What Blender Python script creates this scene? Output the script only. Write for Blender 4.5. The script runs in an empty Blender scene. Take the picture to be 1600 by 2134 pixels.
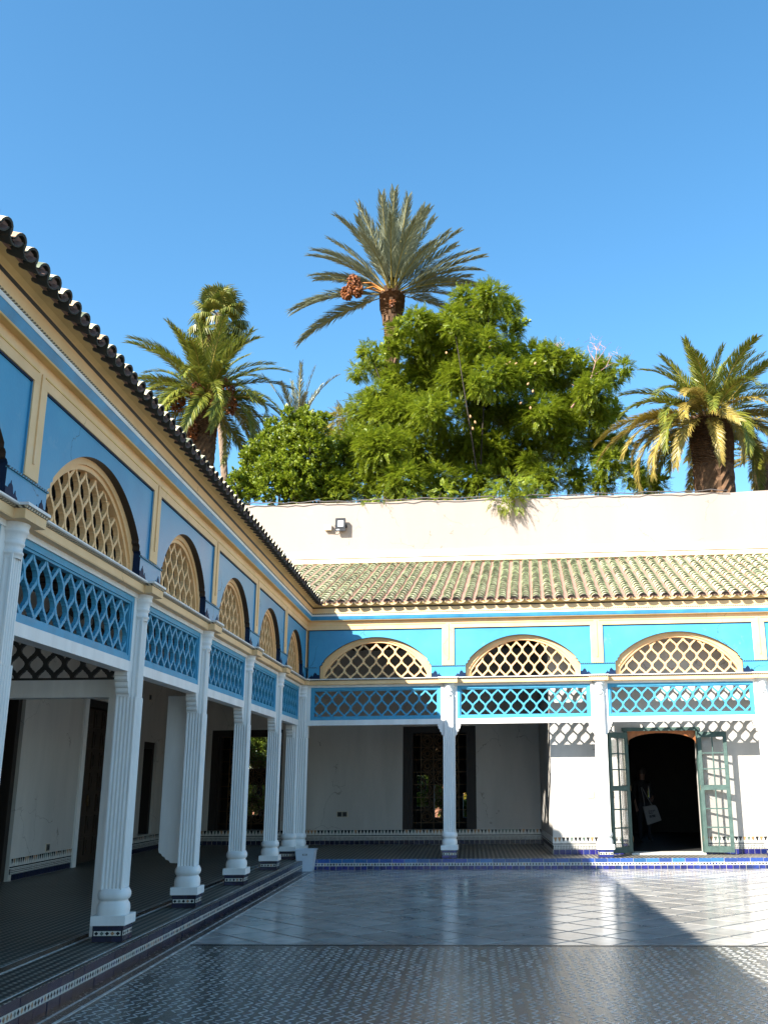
import bpy, bmesh, math, random
import numpy as np
from mathutils import Vector, Matrix

random.seed(7)
RNG = np.random.default_rng(11)
scene = bpy.context.scene
COL = scene.collection
R = math.radians
PI = math.pi

# ------------------------------------------------------------------ camera
CAM = (3.5059, -20.7579, 1.4765)
F_PX, PITCH, YAW, ROLL, PPX = 2060.1, 0.2646, 0.0060, -0.0091, 161.6
def cam_axes():
    cp, sp, cy, sy = math.cos(PITCH), math.sin(PITCH), math.cos(YAW), math.sin(YAW)
    fwd = Vector((-sy * cp, cy * cp, sp)); rt = Vector((cy, sy, 0)); up = rt.cross(fwd)
    cr, sr = math.cos(ROLL), math.sin(ROLL)
    return cr * rt + sr * up, -sr * rt + cr * up, fwd
_r, _u, _f = cam_axes()
cam = bpy.data.cameras.new("camera")
camo = bpy.data.objects.new("camera", cam); COL.objects.link(camo)
m4 = Matrix((_r, _u, -_f)).transposed().to_4x4(); m4.translation = CAM
camo.matrix_world = m4
cam.sensor_fit = 'VERTICAL'; cam.sensor_height = 24.0; cam.lens = 24.0 * F_PX / 2134.0
cam.shift_x = -PPX / 2134.0
cam.clip_end = 2000
scene.camera = camo
def at(px, py, Y):
    """Point of the world plane y = Y that the photograph shows at (px, py)."""
    d = (px - 800 - PPX) / F_PX * _r - (py - 1067) / F_PX * _u + _f
    t = (Y - CAM[1]) / d.y
    return Vector(CAM) + d * t
def ppm(Y): return F_PX / (Y - CAM[1])          # photograph pixels per metre at depth Y

# ------------------------------------------------------------------ world and sun
SUN = Vector((1.035, 1.0, -1.0)).normalized()    # direction the light travels
ELEV = math.asin(-SUN.z); AZ = math.atan2(-SUN.x, -SUN.y)   # azimuth from +Y towards +X
world = bpy.data.worlds.new("World"); scene.world = world; world.use_nodes = True
wn = world.node_tree.nodes; wl = world.node_tree.links
bg = wn["Background"]
sky = wn.new("ShaderNodeTexSky"); sky.sky_type = 'NISHITA'; sky.sun_disc = False
sky.sun_elevation = ELEV; sky.sun_rotation = AZ
sky.air_density = 1.0; sky.dust_density = 0.8; sky.ozone_density = 2.6; sky.altitude = 400
sat = wn.new("ShaderNodeHueSaturation"); sat.inputs["Saturation"].default_value = 1.21; sat.inputs["Hue"].default_value = 0.489   # a clear, deep southern sky
wl.new(sky.outputs[0], sat.inputs["Color"]); wl.new(sat.outputs[0], bg.inputs[0]); bg.inputs[1].default_value = 0.092
sun = bpy.data.lights.new("sun", 'SUN'); sun.energy = 4.6; sun.angle = R(0.5); sun.color = (1.0, 0.95, 0.86)
suno = bpy.data.objects.new("sun", sun); COL.objects.link(suno)
suno.rotation_euler = SUN.to_track_quat('-Z', 'Y').to_euler()
vs = scene.view_settings
scene.display_settings.display_device = 'sRGB'
vs.view_transform = 'Standard'; vs.look = 'None'; vs.gamma = 1.0; vs.use_curve_mapping = False
vs.exposure = 1.78

# ------------------------------------------------------------------ materials
def newmat(name):
    m = bpy.data.materials.new(name); m.use_nodes = True
    return m, m.node_tree.nodes, m.node_tree.links, m.node_tree.nodes["Principled BSDF"]
def col4(c): return (c[0], c[1], c[2], 1.0)
def paint(name, c, rough=0.6, var=0.12, scale=3.0, bump=0.15, bscale=40.0, c2=None, spec=0.4, streak=False, obj_rand=0.0, hue=0.0, cracks=0.0):
    """Painted or plastered surface: mottled colour, fine relief, varied gloss."""
    m, n, l, b = newmat(name)
    tc = n.new("ShaderNodeTexCoord")
    mp = n.new("ShaderNodeMapping"); l.new(tc.outputs["Object"], mp.inputs[0])
    if streak: mp.inputs["Scale"].default_value = (1, 1, 0.18)
    nz = n.new("ShaderNodeTexNoise"); nz.inputs["Scale"].default_value = scale; nz.inputs["Detail"].default_value = 6; nz.inputs["Roughness"].default_value = 0.62
    l.new(mp.outputs[0], nz.inputs["Vector"])
    cr = n.new("ShaderNodeValToRGB"); cr.color_ramp.elements[0].position = 0.3; cr.color_ramp.elements[1].position = 0.72
    lo = c2 if c2 else tuple(x * (1 - var * 1.6) for x in c); hi = tuple(min(1, x * (1 + var * 0.5)) for x in c)
    cr.color_ramp.elements[0].color = col4(lo); cr.color_ramp.elements[1].color = col4(hi)
    l.new(nz.outputs[0], cr.inputs[0])
    out = cr.outputs[0]
    if obj_rand > 0:
        oi = n.new("ShaderNodeObjectInfo"); ge = n.new("ShaderNodeNewGeometry")
        ad = n.new("ShaderNodeMath"); ad.operation = 'ADD'; l.new(oi.outputs["Random"], ad.inputs[0]); l.new(ge.outputs["Random Per Island"], ad.inputs[1])
        fr = n.new("ShaderNodeMath"); fr.operation = 'FRACT'; l.new(ad.outputs[0], fr.inputs[0])
        mr = n.new("ShaderNodeMapRange"); mr.inputs["To Min"].default_value = 1 - obj_rand; mr.inputs["To Max"].default_value = 1 + obj_rand * 0.7
        l.new(fr.outputs[0], mr.inputs[0])
        hs = n.new("ShaderNodeHueSaturation"); l.new(out, hs.inputs["Color"]); l.new(mr.outputs[0], hs.inputs["Value"])
        if hue > 0:
            m2 = n.new("ShaderNodeMapRange"); m2.inputs["To Min"].default_value = 0.5 - hue; m2.inputs["To Max"].default_value = 0.5 + hue
            ml = n.new("ShaderNodeMath"); ml.operation = 'MULTIPLY'; ml.inputs[1].default_value = 7.31; l.new(fr.outputs[0], ml.inputs[0])
            f2 = n.new("ShaderNodeMath"); f2.operation = 'FRACT'; l.new(ml.outputs[0], f2.inputs[0]); l.new(f2.outputs[0], m2.inputs[0]); l.new(m2.outputs[0], hs.inputs["Hue"])
        out = hs.outputs[0]
    if cracks > 0:                                            # hairline cracks and worn scuffs, in patches
        nd = n.new("ShaderNodeTexNoise"); nd.inputs["Scale"].default_value = 1.7; nd.inputs["Detail"].default_value = 5; l.new(tc.outputs["Object"], nd.inputs["Vector"])
        va = n.new("ShaderNodeVectorMath"); va.operation = 'MULTIPLY_ADD'; l.new(nd.outputs["Color"], va.inputs[0]); va.inputs[1].default_value = (.9, .9, .9); l.new(tc.outputs["Object"], va.inputs[2])
        vo = n.new("ShaderNodeTexVoronoi"); vo.feature = 'DISTANCE_TO_EDGE'; vo.inputs["Scale"].default_value = 0.75; l.new(va.outputs[0], vo.inputs["Vector"])
        lt = n.new("ShaderNodeMath"); lt.operation = 'LESS_THAN'; lt.inputs[1].default_value = 0.0042; l.new(vo.outputs["Distance"], lt.inputs[0])
        n5 = n.new("ShaderNodeTexNoise"); n5.inputs["Scale"].default_value = 0.9; n5.inputs["Detail"].default_value = 3; l.new(tc.outputs["Object"], n5.inputs["Vector"])
        gt = n.new("ShaderNodeMath"); gt.operation = 'GREATER_THAN'; gt.inputs[1].default_value = 0.53; l.new(n5.outputs[0], gt.inputs[0])
        mm = n.new("ShaderNodeMath"); mm.operation = 'MULTIPLY'; l.new(lt.outputs[0], mm.inputs[0]); l.new(gt.outputs[0], mm.inputs[1])
        m6 = n.new("ShaderNodeMath"); m6.operation = 'MULTIPLY'; m6.inputs[1].default_value = cracks; l.new(mm.outputs[0], m6.inputs[0])
        mc = n.new("ShaderNodeMixRGB"); mc.blend_type = 'MULTIPLY'; mc.inputs[2].default_value = (.35, .33, .30, 1); l.new(m6.outputs[0], mc.inputs[0]); l.new(out, mc.inputs[1])
        n7 = n.new("ShaderNodeTexNoise"); n7.inputs["Scale"].default_value = 2.6; n7.inputs["Detail"].default_value = 9; n7.inputs["Roughness"].default_value = .72; l.new(tc.outputs["Object"], n7.inputs["Vector"])
        c7 = n.new("ShaderNodeValToRGB"); c7.color_ramp.elements[0].position = .60; c7.color_ramp.elements[1].position = .72; l.new(n7.outputs[0], c7.inputs[0])
        m8 = n.new("ShaderNodeMath"); m8.operation = 'MULTIPLY'; m8.inputs[1].default_value = .28 * cracks; l.new(c7.outputs[0], m8.inputs[0])
        md = n.new("ShaderNodeMixRGB"); md.inputs[2].default_value = (.62, .58, .52, 1); l.new(m8.outputs[0], md.inputs[0]); l.new(mc.outputs[0], md.inputs[1])
        out = md.outputs[0]
    l.new(out, b.inputs["Base Color"])
    b.inputs["Specular IOR Level"].default_value = spec
    rr = n.new("ShaderNodeMapRange"); rr.inputs["To Min"].default_value = max(0.03, rough - 0.1); rr.inputs["To Max"].default_value = min(1, rough + 0.1)
    l.new(nz.outputs[0], rr.inputs[0]); l.new(rr.outputs[0], b.inputs["Roughness"])
    if bump > 0:
        n2 = n.new("ShaderNodeTexNoise"); n2.inputs["Scale"].default_value = bscale; n2.inputs["Detail"].default_value = 4
        l.new(tc.outputs["Object"], n2.inputs["Vector"])
        bp = n.new("ShaderNodeBump"); bp.inputs["Strength"].default_value = bump; bp.inputs["Distance"].default_value = 0.01
        l.new(n2.outputs[0], bp.inputs["Height"]); l.new(bp.outputs[0], b.inputs["Normal"])
    return m

M = {}
M['white'] = paint("white_paint", (0.80, 0.775, 0.735), 0.5, 0.10, 4, 0.12, 60, streak=True)
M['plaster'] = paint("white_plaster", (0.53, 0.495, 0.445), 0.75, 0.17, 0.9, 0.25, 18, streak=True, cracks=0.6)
M['cream'] = paint("cream_paint", (0.81, 0.53, 0.275), 0.55, 0.10, 2.5, 0.15, 50, c2=(0.73, 0.455, 0.21), cracks=0.5)
M['tan'] = paint("tan_arch_paint", (0.81, 0.50, 0.24), 0.55, 0.10, 2.5, 0.15, 50, c2=(0.74, 0.43, 0.18))
M['ochre'] = paint("ochre_paint", (0.82, 0.54, 0.20), 0.6, 0.12, 2.5, 0.15, 50)
M['blue'] = paint("blue_panel_paint", (0.078, 0.315, 0.47), 0.36, 0.16, 0.9, 0.12, 35, c2=(0.052, 0.24, 0.41), spec=0.3, cracks=0.8)
M['lattice_blue'] = paint("blue_lattice_paint", (0.075, 0.325, 0.49), 0.5, 0.12, 6, 0.1, 60, spec=0.2)
M['sky_blue'] = paint("sky_blue_paint", (0.05, 0.27, 0.46), 0.5, 0.2, 3, 0.1, 60)
M['black'] = paint("black_paint", (0.018, 0.016, 0.014), 0.5, 0.2, 8, 0.1, 60)
M['brown_black'] = paint("dark_brown_paint", (0.028, 0.017, 0.011), 0.5, 0.2, 6, 0.1, 50)
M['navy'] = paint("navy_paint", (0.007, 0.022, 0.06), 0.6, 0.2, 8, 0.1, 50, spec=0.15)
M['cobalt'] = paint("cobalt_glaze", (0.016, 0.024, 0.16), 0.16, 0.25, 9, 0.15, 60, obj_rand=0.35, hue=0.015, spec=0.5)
M['shaded_tile'] = paint("shaded_blue_glaze", (0.013, 0.018, 0.050), 0.2, 0.25, 9, 0.15, 60, obj_rand=0.35, hue=0.015, spec=0.4)  # darker copy of the blue glaze for unlit parts, shade put into its colour
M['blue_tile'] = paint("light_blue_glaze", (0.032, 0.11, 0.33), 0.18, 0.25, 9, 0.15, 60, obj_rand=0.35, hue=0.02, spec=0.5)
M['grout'] = paint("grout", (0.50, 0.46, 0.40), 0.85, 0.2, 20, 0.3, 80)
M['white_tile'] = paint("white_mosaic", (0.66, 0.64, 0.58), 0.3, 0.15, 20, 0.15, 80)
M['black_tile'] = paint("black_mosaic", (0.020, 0.018, 0.020), 0.25, 0.3, 20, 0.15, 80)
M['tan_tile'] = paint("tan_mosaic", (0.42, 0.22, 0.09), 0.3, 0.3, 20, 0.15, 80)
M['green_tile'] = paint("grey_green_mosaic", (0.12, 0.16, 0.13), 0.3, 0.3, 20, 0.15, 80)
M['wood'] = paint("dark_wood", (0.060, 0.036, 0.022), 0.55, 0.35, 4, 0.3, 30, streak=True, obj_rand=0.2)
M['wood_deep'] = paint("black_brown_wood", (0.022, 0.015, 0.011), 0.6, 0.3, 4, 0.3, 30)
M['ceil_wood'] = paint("ceiling_wood", (0.05, 0.025, 0.015), 0.6, 0.3, 3, 0.3, 30, obj_rand=0.3)
M['rust_wood'] = paint("orange_wood", (0.40, 0.13, 0.035), 0.5, 0.3, 9, 0.2, 50)
M['green_wood'] = paint("green_door_paint", (0.050, 0.092, 0.078), 0.5, 0.3, 10, 0.35, 60, c2=(0.028, 0.055, 0.048))
M['iron'] = paint("rusty_iron", (0.15, 0.085, 0.035), 0.55, 0.3, 20, 0.2, 60)
M['pink'] = paint("pink_wall_plaster", (0.352, 0.288, 0.243), 0.85, 0.11, 0.35, 0.3, 9, streak=True, cracks=0.5)
M['pale_blue'] = paint("pale_blue_band", (0.56, 0.60, 0.68), 0.8, 0.2, 2, 0.2, 30)
M['red_line'] = paint("red_mortar_line", (0.36, 0.17, 0.10), 0.8, 0.2, 5, 0.2, 30)
M['mortar'] = paint("pink_mortar", (0.34, 0.19, 0.14), 0.9, 0.2, 12, 0.5, 40)
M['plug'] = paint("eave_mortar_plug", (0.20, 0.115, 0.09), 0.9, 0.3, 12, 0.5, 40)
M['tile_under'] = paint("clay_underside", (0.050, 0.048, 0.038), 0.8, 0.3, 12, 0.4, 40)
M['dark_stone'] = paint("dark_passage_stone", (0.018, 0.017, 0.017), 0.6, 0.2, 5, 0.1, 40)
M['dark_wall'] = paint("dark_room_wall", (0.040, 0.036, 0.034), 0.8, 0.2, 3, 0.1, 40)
M['plastic_white'] = paint("white_plastic", (0.62, 0.66, 0.72), 0.35, 0.06, 6, 0.03, 60)
M['plastic_black'] = paint("black_plastic", (0.02, 0.02, 0.022), 0.4, 0.1, 10, 0.05, 60)
M['lamp_glass'] = paint("lamp_reflector", (0.65, 0.68, 0.72), 0.2, 0.06, 10, 0.0)
M['box_cream'] = paint("cream_box", (0.62, 0.52, 0.36), 0.6, 0.1, 10, 0.1)
M['cable'] = paint("grey_cable", (0.10, 0.085, 0.08), 0.6, 0.2, 10, 0.1)
M['socket'] = paint("grey_socket", (0.09, 0.085, 0.08), 0.4, 0.1, 10, 0.0)
M['earth'] = paint("garden_earth", (0.13, 0.095, 0.06), 0.95, 0.3, 0.6, 0.6, 4)
M['cloth_dark'] = paint("dark_cloth", (0.005, 0.005, 0.006), 0.9, 0.2, 20, 0.3, 120)
M['jeans'] = paint("dark_jeans", (0.007, 0.009, 0.014), 0.9, 0.2, 20, 0.3, 120)
M['skin'] = paint("skin", (0.14, 0.075, 0.05), 0.5, 0.1, 10, 0.05)
M['hair'] = paint("dark_hair", (0.02, 0.013, 0.009), 0.5, 0.2, 30, 0.4, 100)
M['canvas'] = paint("cream_canvas", (0.19, 0.18, 0.175), 0.9, 0.08, 20, 0.3, 150)
M['ink'] = paint("black_print", (0.03, 0.03, 0.03), 0.8, 0.1, 10, 0)

def rope_mat(name, ca, cb, freq):
    """Twisted two-colour rope moulding, stripes run round the twist."""
    m, n, l, b = newmat(name)
    tc = n.new("ShaderNodeTexCoord"); w = n.new("ShaderNodeTexWave"); w.wave_type = 'BANDS'; w.bands_direction = 'DIAGONAL'
    w.inputs["Scale"].default_value = freq; l.new(tc.outputs["Object"], w.inputs[0])
    cr = n.new("ShaderNodeValToRGB"); cr.color_ramp.interpolation = 'CONSTANT'; cr.color_ramp.elements[1].position = 0.5
    cr.color_ramp.elements[0].color = col4(ca); cr.color_ramp.elements[1].color = col4(cb)
    l.new(w.outputs[0], cr.inputs[0]); l.new(cr.outputs[0], b.inputs["Base Color"]); b.inputs["Roughness"].default_value = 0.55
    return m
M['rope'] = rope_mat("rope_moulding", (0.045, 0.035, 0.025), (0.50, 0.42, 0.28), 14)
M['rope_blue'] = rope_mat("blue_rope_moulding", (0.012, 0.04, 0.07), (0.06, 0.25, 0.36), 14)

def glazed_tile(name):
    """Old glazed roof tile: green glaze worn back to pale buff and rust, each tile different."""
    m, n, l, b = newmat(name)
    tc = n.new("ShaderNodeTexCoord"); oi = n.new("ShaderNodeObjectInfo"); ge = n.new("ShaderNodeNewGeometry")
    ad = n.new("ShaderNodeMath"); ad.operation = 'ADD'; l.new(oi.outputs["Random"], ad.inputs[0]); l.new(ge.outputs["Random Per Island"], ad.inputs[1])
    fr = n.new("ShaderNodeMath"); fr.operation = 'FRACT'; l.new(ad.outputs[0], fr.inputs[0])
    cr = n.new("ShaderNodeValToRGB"); e = cr.color_ramp.elements
    e[0].position = 0.0; e[0].color = (0.36, 0.38, 0.23, 1); e[1].position = 1.0; e[1].color = (0.64, 0.55, 0.36, 1)
    for p, c in ((0.16, (0.56, 0.53, 0.34, 1)), (0.34, (0.58, 0.53, 0.34, 1)), (0.70, (0.66, 0.57, 0.38, 1)), (0.80, (0.42, 0.24, 0.13, 1)), (0.86, (0.10, 0.13, 0.08, 1)), (0.90, (0.58, 0.50, 0.32, 1))):
        x = e.new(p); x.color = c
    l.new(fr.outputs[0], cr.inputs[0])
    nz = n.new("ShaderNodeTexNoise"); nz.inputs["Scale"].default_value = 9; nz.inputs["Detail"].default_value = 7; nz.inputs["Roughness"].default_value = 0.7
    l.new(tc.outputs["Object"], nz.inputs["Vector"])
    c2 = n.new("ShaderNodeValToRGB"); c2.color_ramp.elements[0].position = 0.47; c2.color_ramp.elements[1].position = 0.60
    l.new(nz.outputs[0], c2.inputs[0])
    mx = n.new("ShaderNodeMixRGB"); mx.inputs[2].default_value = (0.66, 0.57, 0.38, 1)
    l.new(c2.outputs[0], mx.inputs[0]); l.new(cr.outputs[0], mx.inputs[1]); l.new(mx.outputs[0], b.inputs["Base Color"])
    b.inputs["Roughness"].default_value = 0.55
    bp = n.new("ShaderNodeBump"); bp.inputs["Strength"].default_value = 0.4; bp.inputs["Distance"].default_value = 0.01
    l.new(nz.outputs[0], bp.inputs["Height"]); l.new(bp.outputs[0], b.inputs["Normal"])
    return m
M['tile'] = glazed_tile("glazed_roof_tile")
M['pan'] = paint("pan_tile_clay", (0.62, 0.46, 0.30), 0.8, 0.25, 3, 0.4, 30, c2=(0.48, 0.28, 0.17), obj_rand=0.2)
M['tile_rim'] = paint("green_glazed_rim", (0.30, 0.34, 0.20), 0.5, 0.4, 5, 0.3, 40, c2=(0.07, 0.10, 0.055), obj_rand=0.5)
M['tile_end'] = paint("tile_broken_edge", (0.50, 0.40, 0.25), 0.8, 0.3, 14, 0.4, 40)

def foliage_mat(name, c, c2, trans=0.35, rough=0.45, spec=0.35):
    """Leaf: colour varies leaf by leaf, some light passes through."""
    m, n, l, b = newmat(name)
    ge = n.new("ShaderNodeNewGeometry"); oi = n.new("ShaderNodeObjectInfo")
    ad = n.new("ShaderNodeMath"); ad.operation = 'ADD'; l.new(oi.outputs["Random"], ad.inputs[0]); l.new(ge.outputs["Random Per Island"], ad.inputs[1])
    fr = n.new("ShaderNodeMath"); fr.operation = 'FRACT'; l.new(ad.outputs[0], fr.inputs[0])
    mx = n.new("ShaderNodeMixRGB"); mx.inputs[1].default_value = col4(c); mx.inputs[2].default_value = col4(c2); l.new(fr.outputs[0], mx.inputs[0])
    l.new(mx.outputs[0], b.inputs["Base Color"]); b.inputs["Roughness"].default_value = rough; b.inputs["Specular IOR Level"].default_value = spec
    tr = n.new("ShaderNodeBsdfTranslucent"); l.new(mx.outputs[0], tr.inputs[0])
    ms = n.new("ShaderNodeMixShader"); ms.inputs[0].default_value = trans
    l.new(b.outputs[0], ms.inputs[1]); l.new(tr.outputs[0], ms.inputs[2])
    l.new(ms.outputs[0], n["Material Output"].inputs[0])
    return m
M['jac'] = foliage_mat("feathery_leaf", (0.12, 0.19, 0.012), (0.28, 0.31, 0.02), 0.42)
M['jac_yellow'] = foliage_mat("yellowing_leaf", (0.20, 0.19, 0.018), (0.30, 0.22, 0.02), 0.35)
M['ficus'] = foliage_mat("glossy_leaf", (0.12, 0.18, 0.010), (0.26, 0.30, 0.018), 0.4, 0.4, 0.4)
M['date'] = foliage_mat("grey_green_frond", (0.17, 0.19, 0.12), (0.31, 0.32, 0.21), 0.2, 0.36, 0.6)
M['canary'] = foliage_mat("green_frond", (0.095, 0.14, 0.02), (0.27, 0.26, 0.035), 0.25, 0.4, 0.5)
M['canary_gold'] = foliage_mat("golden_frond", (0.25, 0.20, 0.04), (0.42, 0.31, 0.075), 0.25, 0.4, 0.5)
M['fan'] = foliage_mat("fan_leaf_green", (0.09, 0.12, 0.018), (0.24, 0.22, 0.04), 0.25, 0.4, 0.5)
M['dry'] = foliage_mat("dry_leaf", (0.22, 0.13, 0.05), (0.30, 0.20, 0.08), 0.15, 0.7, 0.2)
M['bush'] = foliage_mat("garden_leaf", (0.08, 0.14, 0.015), (0.20, 0.24, 0.03), 0.35)
M['bark'] = paint("bark", (0.035, 0.026, 0.019), 0.9, 0.35, 6, 0.6, 20)
M['palm_bark'] = paint("palm_trunk_bark", (0.15, 0.082, 0.040), 0.9, 0.45, 7, 0.8, 18, c2=(0.06, 0.03, 0.016))
M['grey_bark'] = paint("grey_palm_trunk", (0.26, 0.18, 0.12), 0.9, 0.3, 7, 0.6, 18)
M['fruit'] = paint("orange_dates", (0.27, 0.085, 0.022), 0.5, 0.4, 8, 0.3, 30, obj_rand=0.4)
M['stalk'] = paint("orange_stalk", (0.42, 0.17, 0.035), 0.5, 0.2, 8, 0.2, 30)
M['twig'] = paint("pinkish_twig", (0.38, 0.22, 0.17), 0.8, 0.2, 8, 0.2, 30)
M['pod'] = paint("tan_seed_pod", (0.46, 0.27, 0.13), 0.7, 0.3, 8, 0.2, 30)

def glass_mat():
    m, n, l, b = newmat("window_glass")
    t = n.new("ShaderNodeBsdfTransparent"); g = n.new("ShaderNodeBsdfGlossy"); g.inputs["Roughness"].default_value = 0.03
    f = n.new("ShaderNodeFresnel"); f.inputs[0].default_value = 1.45
    ms = n.new("ShaderNodeMixShader"); l.new(f.outputs[0], ms.inputs[0]); l.new(t.outputs[0], ms.inputs[1]); l.new(g.outputs[0], ms.inputs[2])
    l.new(ms.outputs[0], n["Material Output"].inputs[0]); n.remove(b)
    return m
M['glass'] = glass_mat()

def marble_mat():
    m, n, l, b = newmat("polished_marble")
    tc = n.new("ShaderNodeTexCoord"); oi = n.new("ShaderNodeObjectInfo"); ge = n.new("ShaderNodeNewGeometry")
    nz = n.new("ShaderNodeTexNoise"); nz.inputs["Scale"].default_value = 2.2; nz.inputs["Detail"].default_value = 9; nz.inputs["Roughness"].default_value = 0.65; nz.inputs["Distortion"].default_value = 1.2
    l.new(ge.outputs["Position"], nz.inputs["Vector"])
    cr = n.new("ShaderNodeValToRGB"); cr.color_ramp.elements[0].position = 0.35; cr.color_ramp.elements[1].position = 0.65
    cr.color_ramp.elements[0].color = (0.30, 0.285, 0.26, 1); cr.color_ramp.elements[1].color = (0.45, 0.43, 0.39, 1); l.new(nz.outputs[0], cr.inputs[0])
    ad = n.new("ShaderNodeMath"); ad.operation = 'ADD'; l.new(oi.outputs["Random"], ad.inputs[0]); l.new(ge.outputs["Random Per Island"], ad.inputs[1])
    fr = n.new("ShaderNodeMath"); fr.operation = 'FRACT'; l.new(ad.outputs[0], fr.inputs[0])
    mr = n.new("ShaderNodeMapRange"); mr.inputs["To Min"].default_value = 0.78; mr.inputs["To Max"].default_value = 1.1; l.new(fr.outputs[0], mr.inputs[0])
    hs = n.new("ShaderNodeHueSaturation"); l.new(cr.outputs[0], hs.inputs["Color"]); l.new(mr.outputs[0], hs.inputs["Value"])
    l.new(hs.outputs[0], b.inputs["Base Color"])
    n3 = n.new("ShaderNodeTexNoise"); n3.inputs["Scale"].default_value = 1.3; n3.inputs["Detail"].default_value = 5; l.new(ge.outputs["Position"], n3.inputs["Vector"])
    r2 = n.new("ShaderNodeMapRange"); r2.inputs["To Min"].default_value = 0.10; r2.inputs["To Max"].default_value = 0.26; l.new(n3.outputs[0], r2.inputs[0]); l.new(r2.outputs[0], b.inputs["Roughness"])
    bp = n.new("ShaderNodeBump"); bp.inputs["Strength"].default_value = 0.05; bp.inputs["Distance"].default_value = 0.02
    n4 = n.new("ShaderNodeTexNoise"); n4.inputs["Scale"].default_value = 5; n4.inputs["Detail"].default_value = 2; l.new(ge.outputs["Position"], n4.inputs["Vector"])
    l.new(n4.outputs[0], bp.inputs["Height"]); l.new(bp.outputs[0], b.inputs["Normal"])
    return m
M['marble'] = marble_mat()

def mosaic_mat(name, base, line, px, py, amp, width, stripes=None, rough=0.36, scale_noise=0.7, spec=0.35):
    """Small zellige: zigzag bands of pale chips on a dark field, in metres of the floor."""
    m, n, l, b = newmat(name)
    ge = n.new("ShaderNodeNewGeometry"); sp = n.new("ShaderNodeSeparateXYZ"); l.new(ge.outputs["Position"], sp.inputs[0])
    def mth(op, a, c=None):
        k = n.new("ShaderNodeMath"); k.operation = op
        for i, v in enumerate((a, c)):
            if v is None: continue
            if isinstance(v, (int, float)): k.inputs[i].default_value = v
            else: l.new(v, k.inputs[i])
        return k.outputs[0]
    tri = mth('PINGPONG', mth('DIVIDE', sp.outputs[1], py), 0.5)
    u = mth('ADD', mth('DIVIDE', sp.outputs[0], px), mth('MULTIPLY', tri, 2 * amp))
    fr = mth('FRACT', mth('ADD', u, 100.0))
    isl = mth('LESS_THAN', fr, width)
    nz = n.new("ShaderNodeTexNoise"); nz.inputs["Scale"].default_value = scale_noise; nz.inputs["Detail"].default_value = 6; l.new(ge.outputs["Position"], nz.inputs["Vector"])
    n2 = n.new("ShaderNodeTexWhiteNoise"); l.new(mth('FLOOR', u), n2.inputs["Vector"]) if False else None
    mx = n.new("ShaderNodeMixRGB"); mx.inputs[1].default_value = col4(base); mx.inputs[2].default_value = col4(line); l.new(isl, mx.inputs[0])
    src = mx.outputs[0]
    if stripes:
        f2 = mth('LESS_THAN', mth('FRACT', mth('ADD', mth('DIVIDE', sp.outputs[0], px * 2), 50.0)), 0.5)
        m3 = n.new("ShaderNodeMixRGB"); m3.inputs[1].default_value = col4(base); m3.inputs[2].default_value = col4(stripes); l.new(f2, m3.inputs[0]); l.new(m3.outputs[0], mx.inputs[1])
    mr = n.new("ShaderNodeMapRange"); mr.inputs["To Min"].default_value = 0.6; mr.inputs["To Max"].default_value = 1.4; l.new(nz.outputs[0], mr.inputs[0])
    hs = n.new("ShaderNodeHueSaturation"); l.new(src, hs.inputs["Color"]); l.new(mr.outputs[0], hs.inputs["Value"]); l.new(hs.outputs[0], b.inputs["Base Color"])
    b.inputs["Roughness"].default_value = rough; b.inputs["Specular IOR Level"].default_value = spec
    vo = n.new("ShaderNodeTexVoronoi"); vo.inputs["Scale"].default_value = 38; l.new(ge.outputs["Position"], vo.inputs["Vector"])
    bp = n.new("ShaderNodeBump"); bp.inputs["Strength"].default_value = 0.30; bp.inputs["Distance"].default_value = 0.004
    l.new(vo.outputs["Distance"], bp.inputs["Height"]); l.new(bp.outputs[0], b.inputs["Normal"])
    return m
M['mosaic_near'] = mosaic_mat("dark_zellige", (0.075, 0.078, 0.076), (0.075, 0.078, 0.076), 0.085, 0.10, 0.3, 0.0, stripes=(0.088, 0.085, 0.068), rough=0.27, spec=0.32)
M['mosaic_gallery'] = mosaic_mat("gallery_zellige", (0.045, 0.042, 0.036), (0.30, 0.27, 0.21), 0.09, 0.075, 0.42, 0.30, rough=0.45, spec=0.22)
M['mosaic_far'] = mosaic_mat("dark_dotted_mosaic", (0.07, 0.07, 0.07), (0.22, 0.21, 0.20), 0.03, 0.03, 0.5, 0.4, rough=0.3)
M['zig'] = paint("pale_zellige_chip", (0.50, 0.49, 0.46), 0.26, 0.15, 8, 0.15, 60, obj_rand=0.25)

# ------------------------------------------------------------------ object helpers
def tag(o, label=None, cat=None, group=None, kind=None):
    if label: o["label"] = label
    if cat: o["category"] = cat
    if group: o["group"] = group
    if kind: o["kind"] = kind
    return o
def empty(name, loc=(0, 0, 0), rz=0.0):
    o = bpy.data.objects.new(name, None); COL.objects.link(o); o.location = loc; o.rotation_euler = (0, 0, rz); o.empty_display_size = 0.3
    return o
def link(name, me, parent=None, loc=None, rot=None, kind=None):
    o = bpy.data.objects.new(name, me); COL.objects.link(o)
    if parent: o.parent = parent
    if loc is not None: o.location = loc
    if rot is not None: o.rotation_euler = rot
    if kind: o["kind"] = kind
    return o

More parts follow.
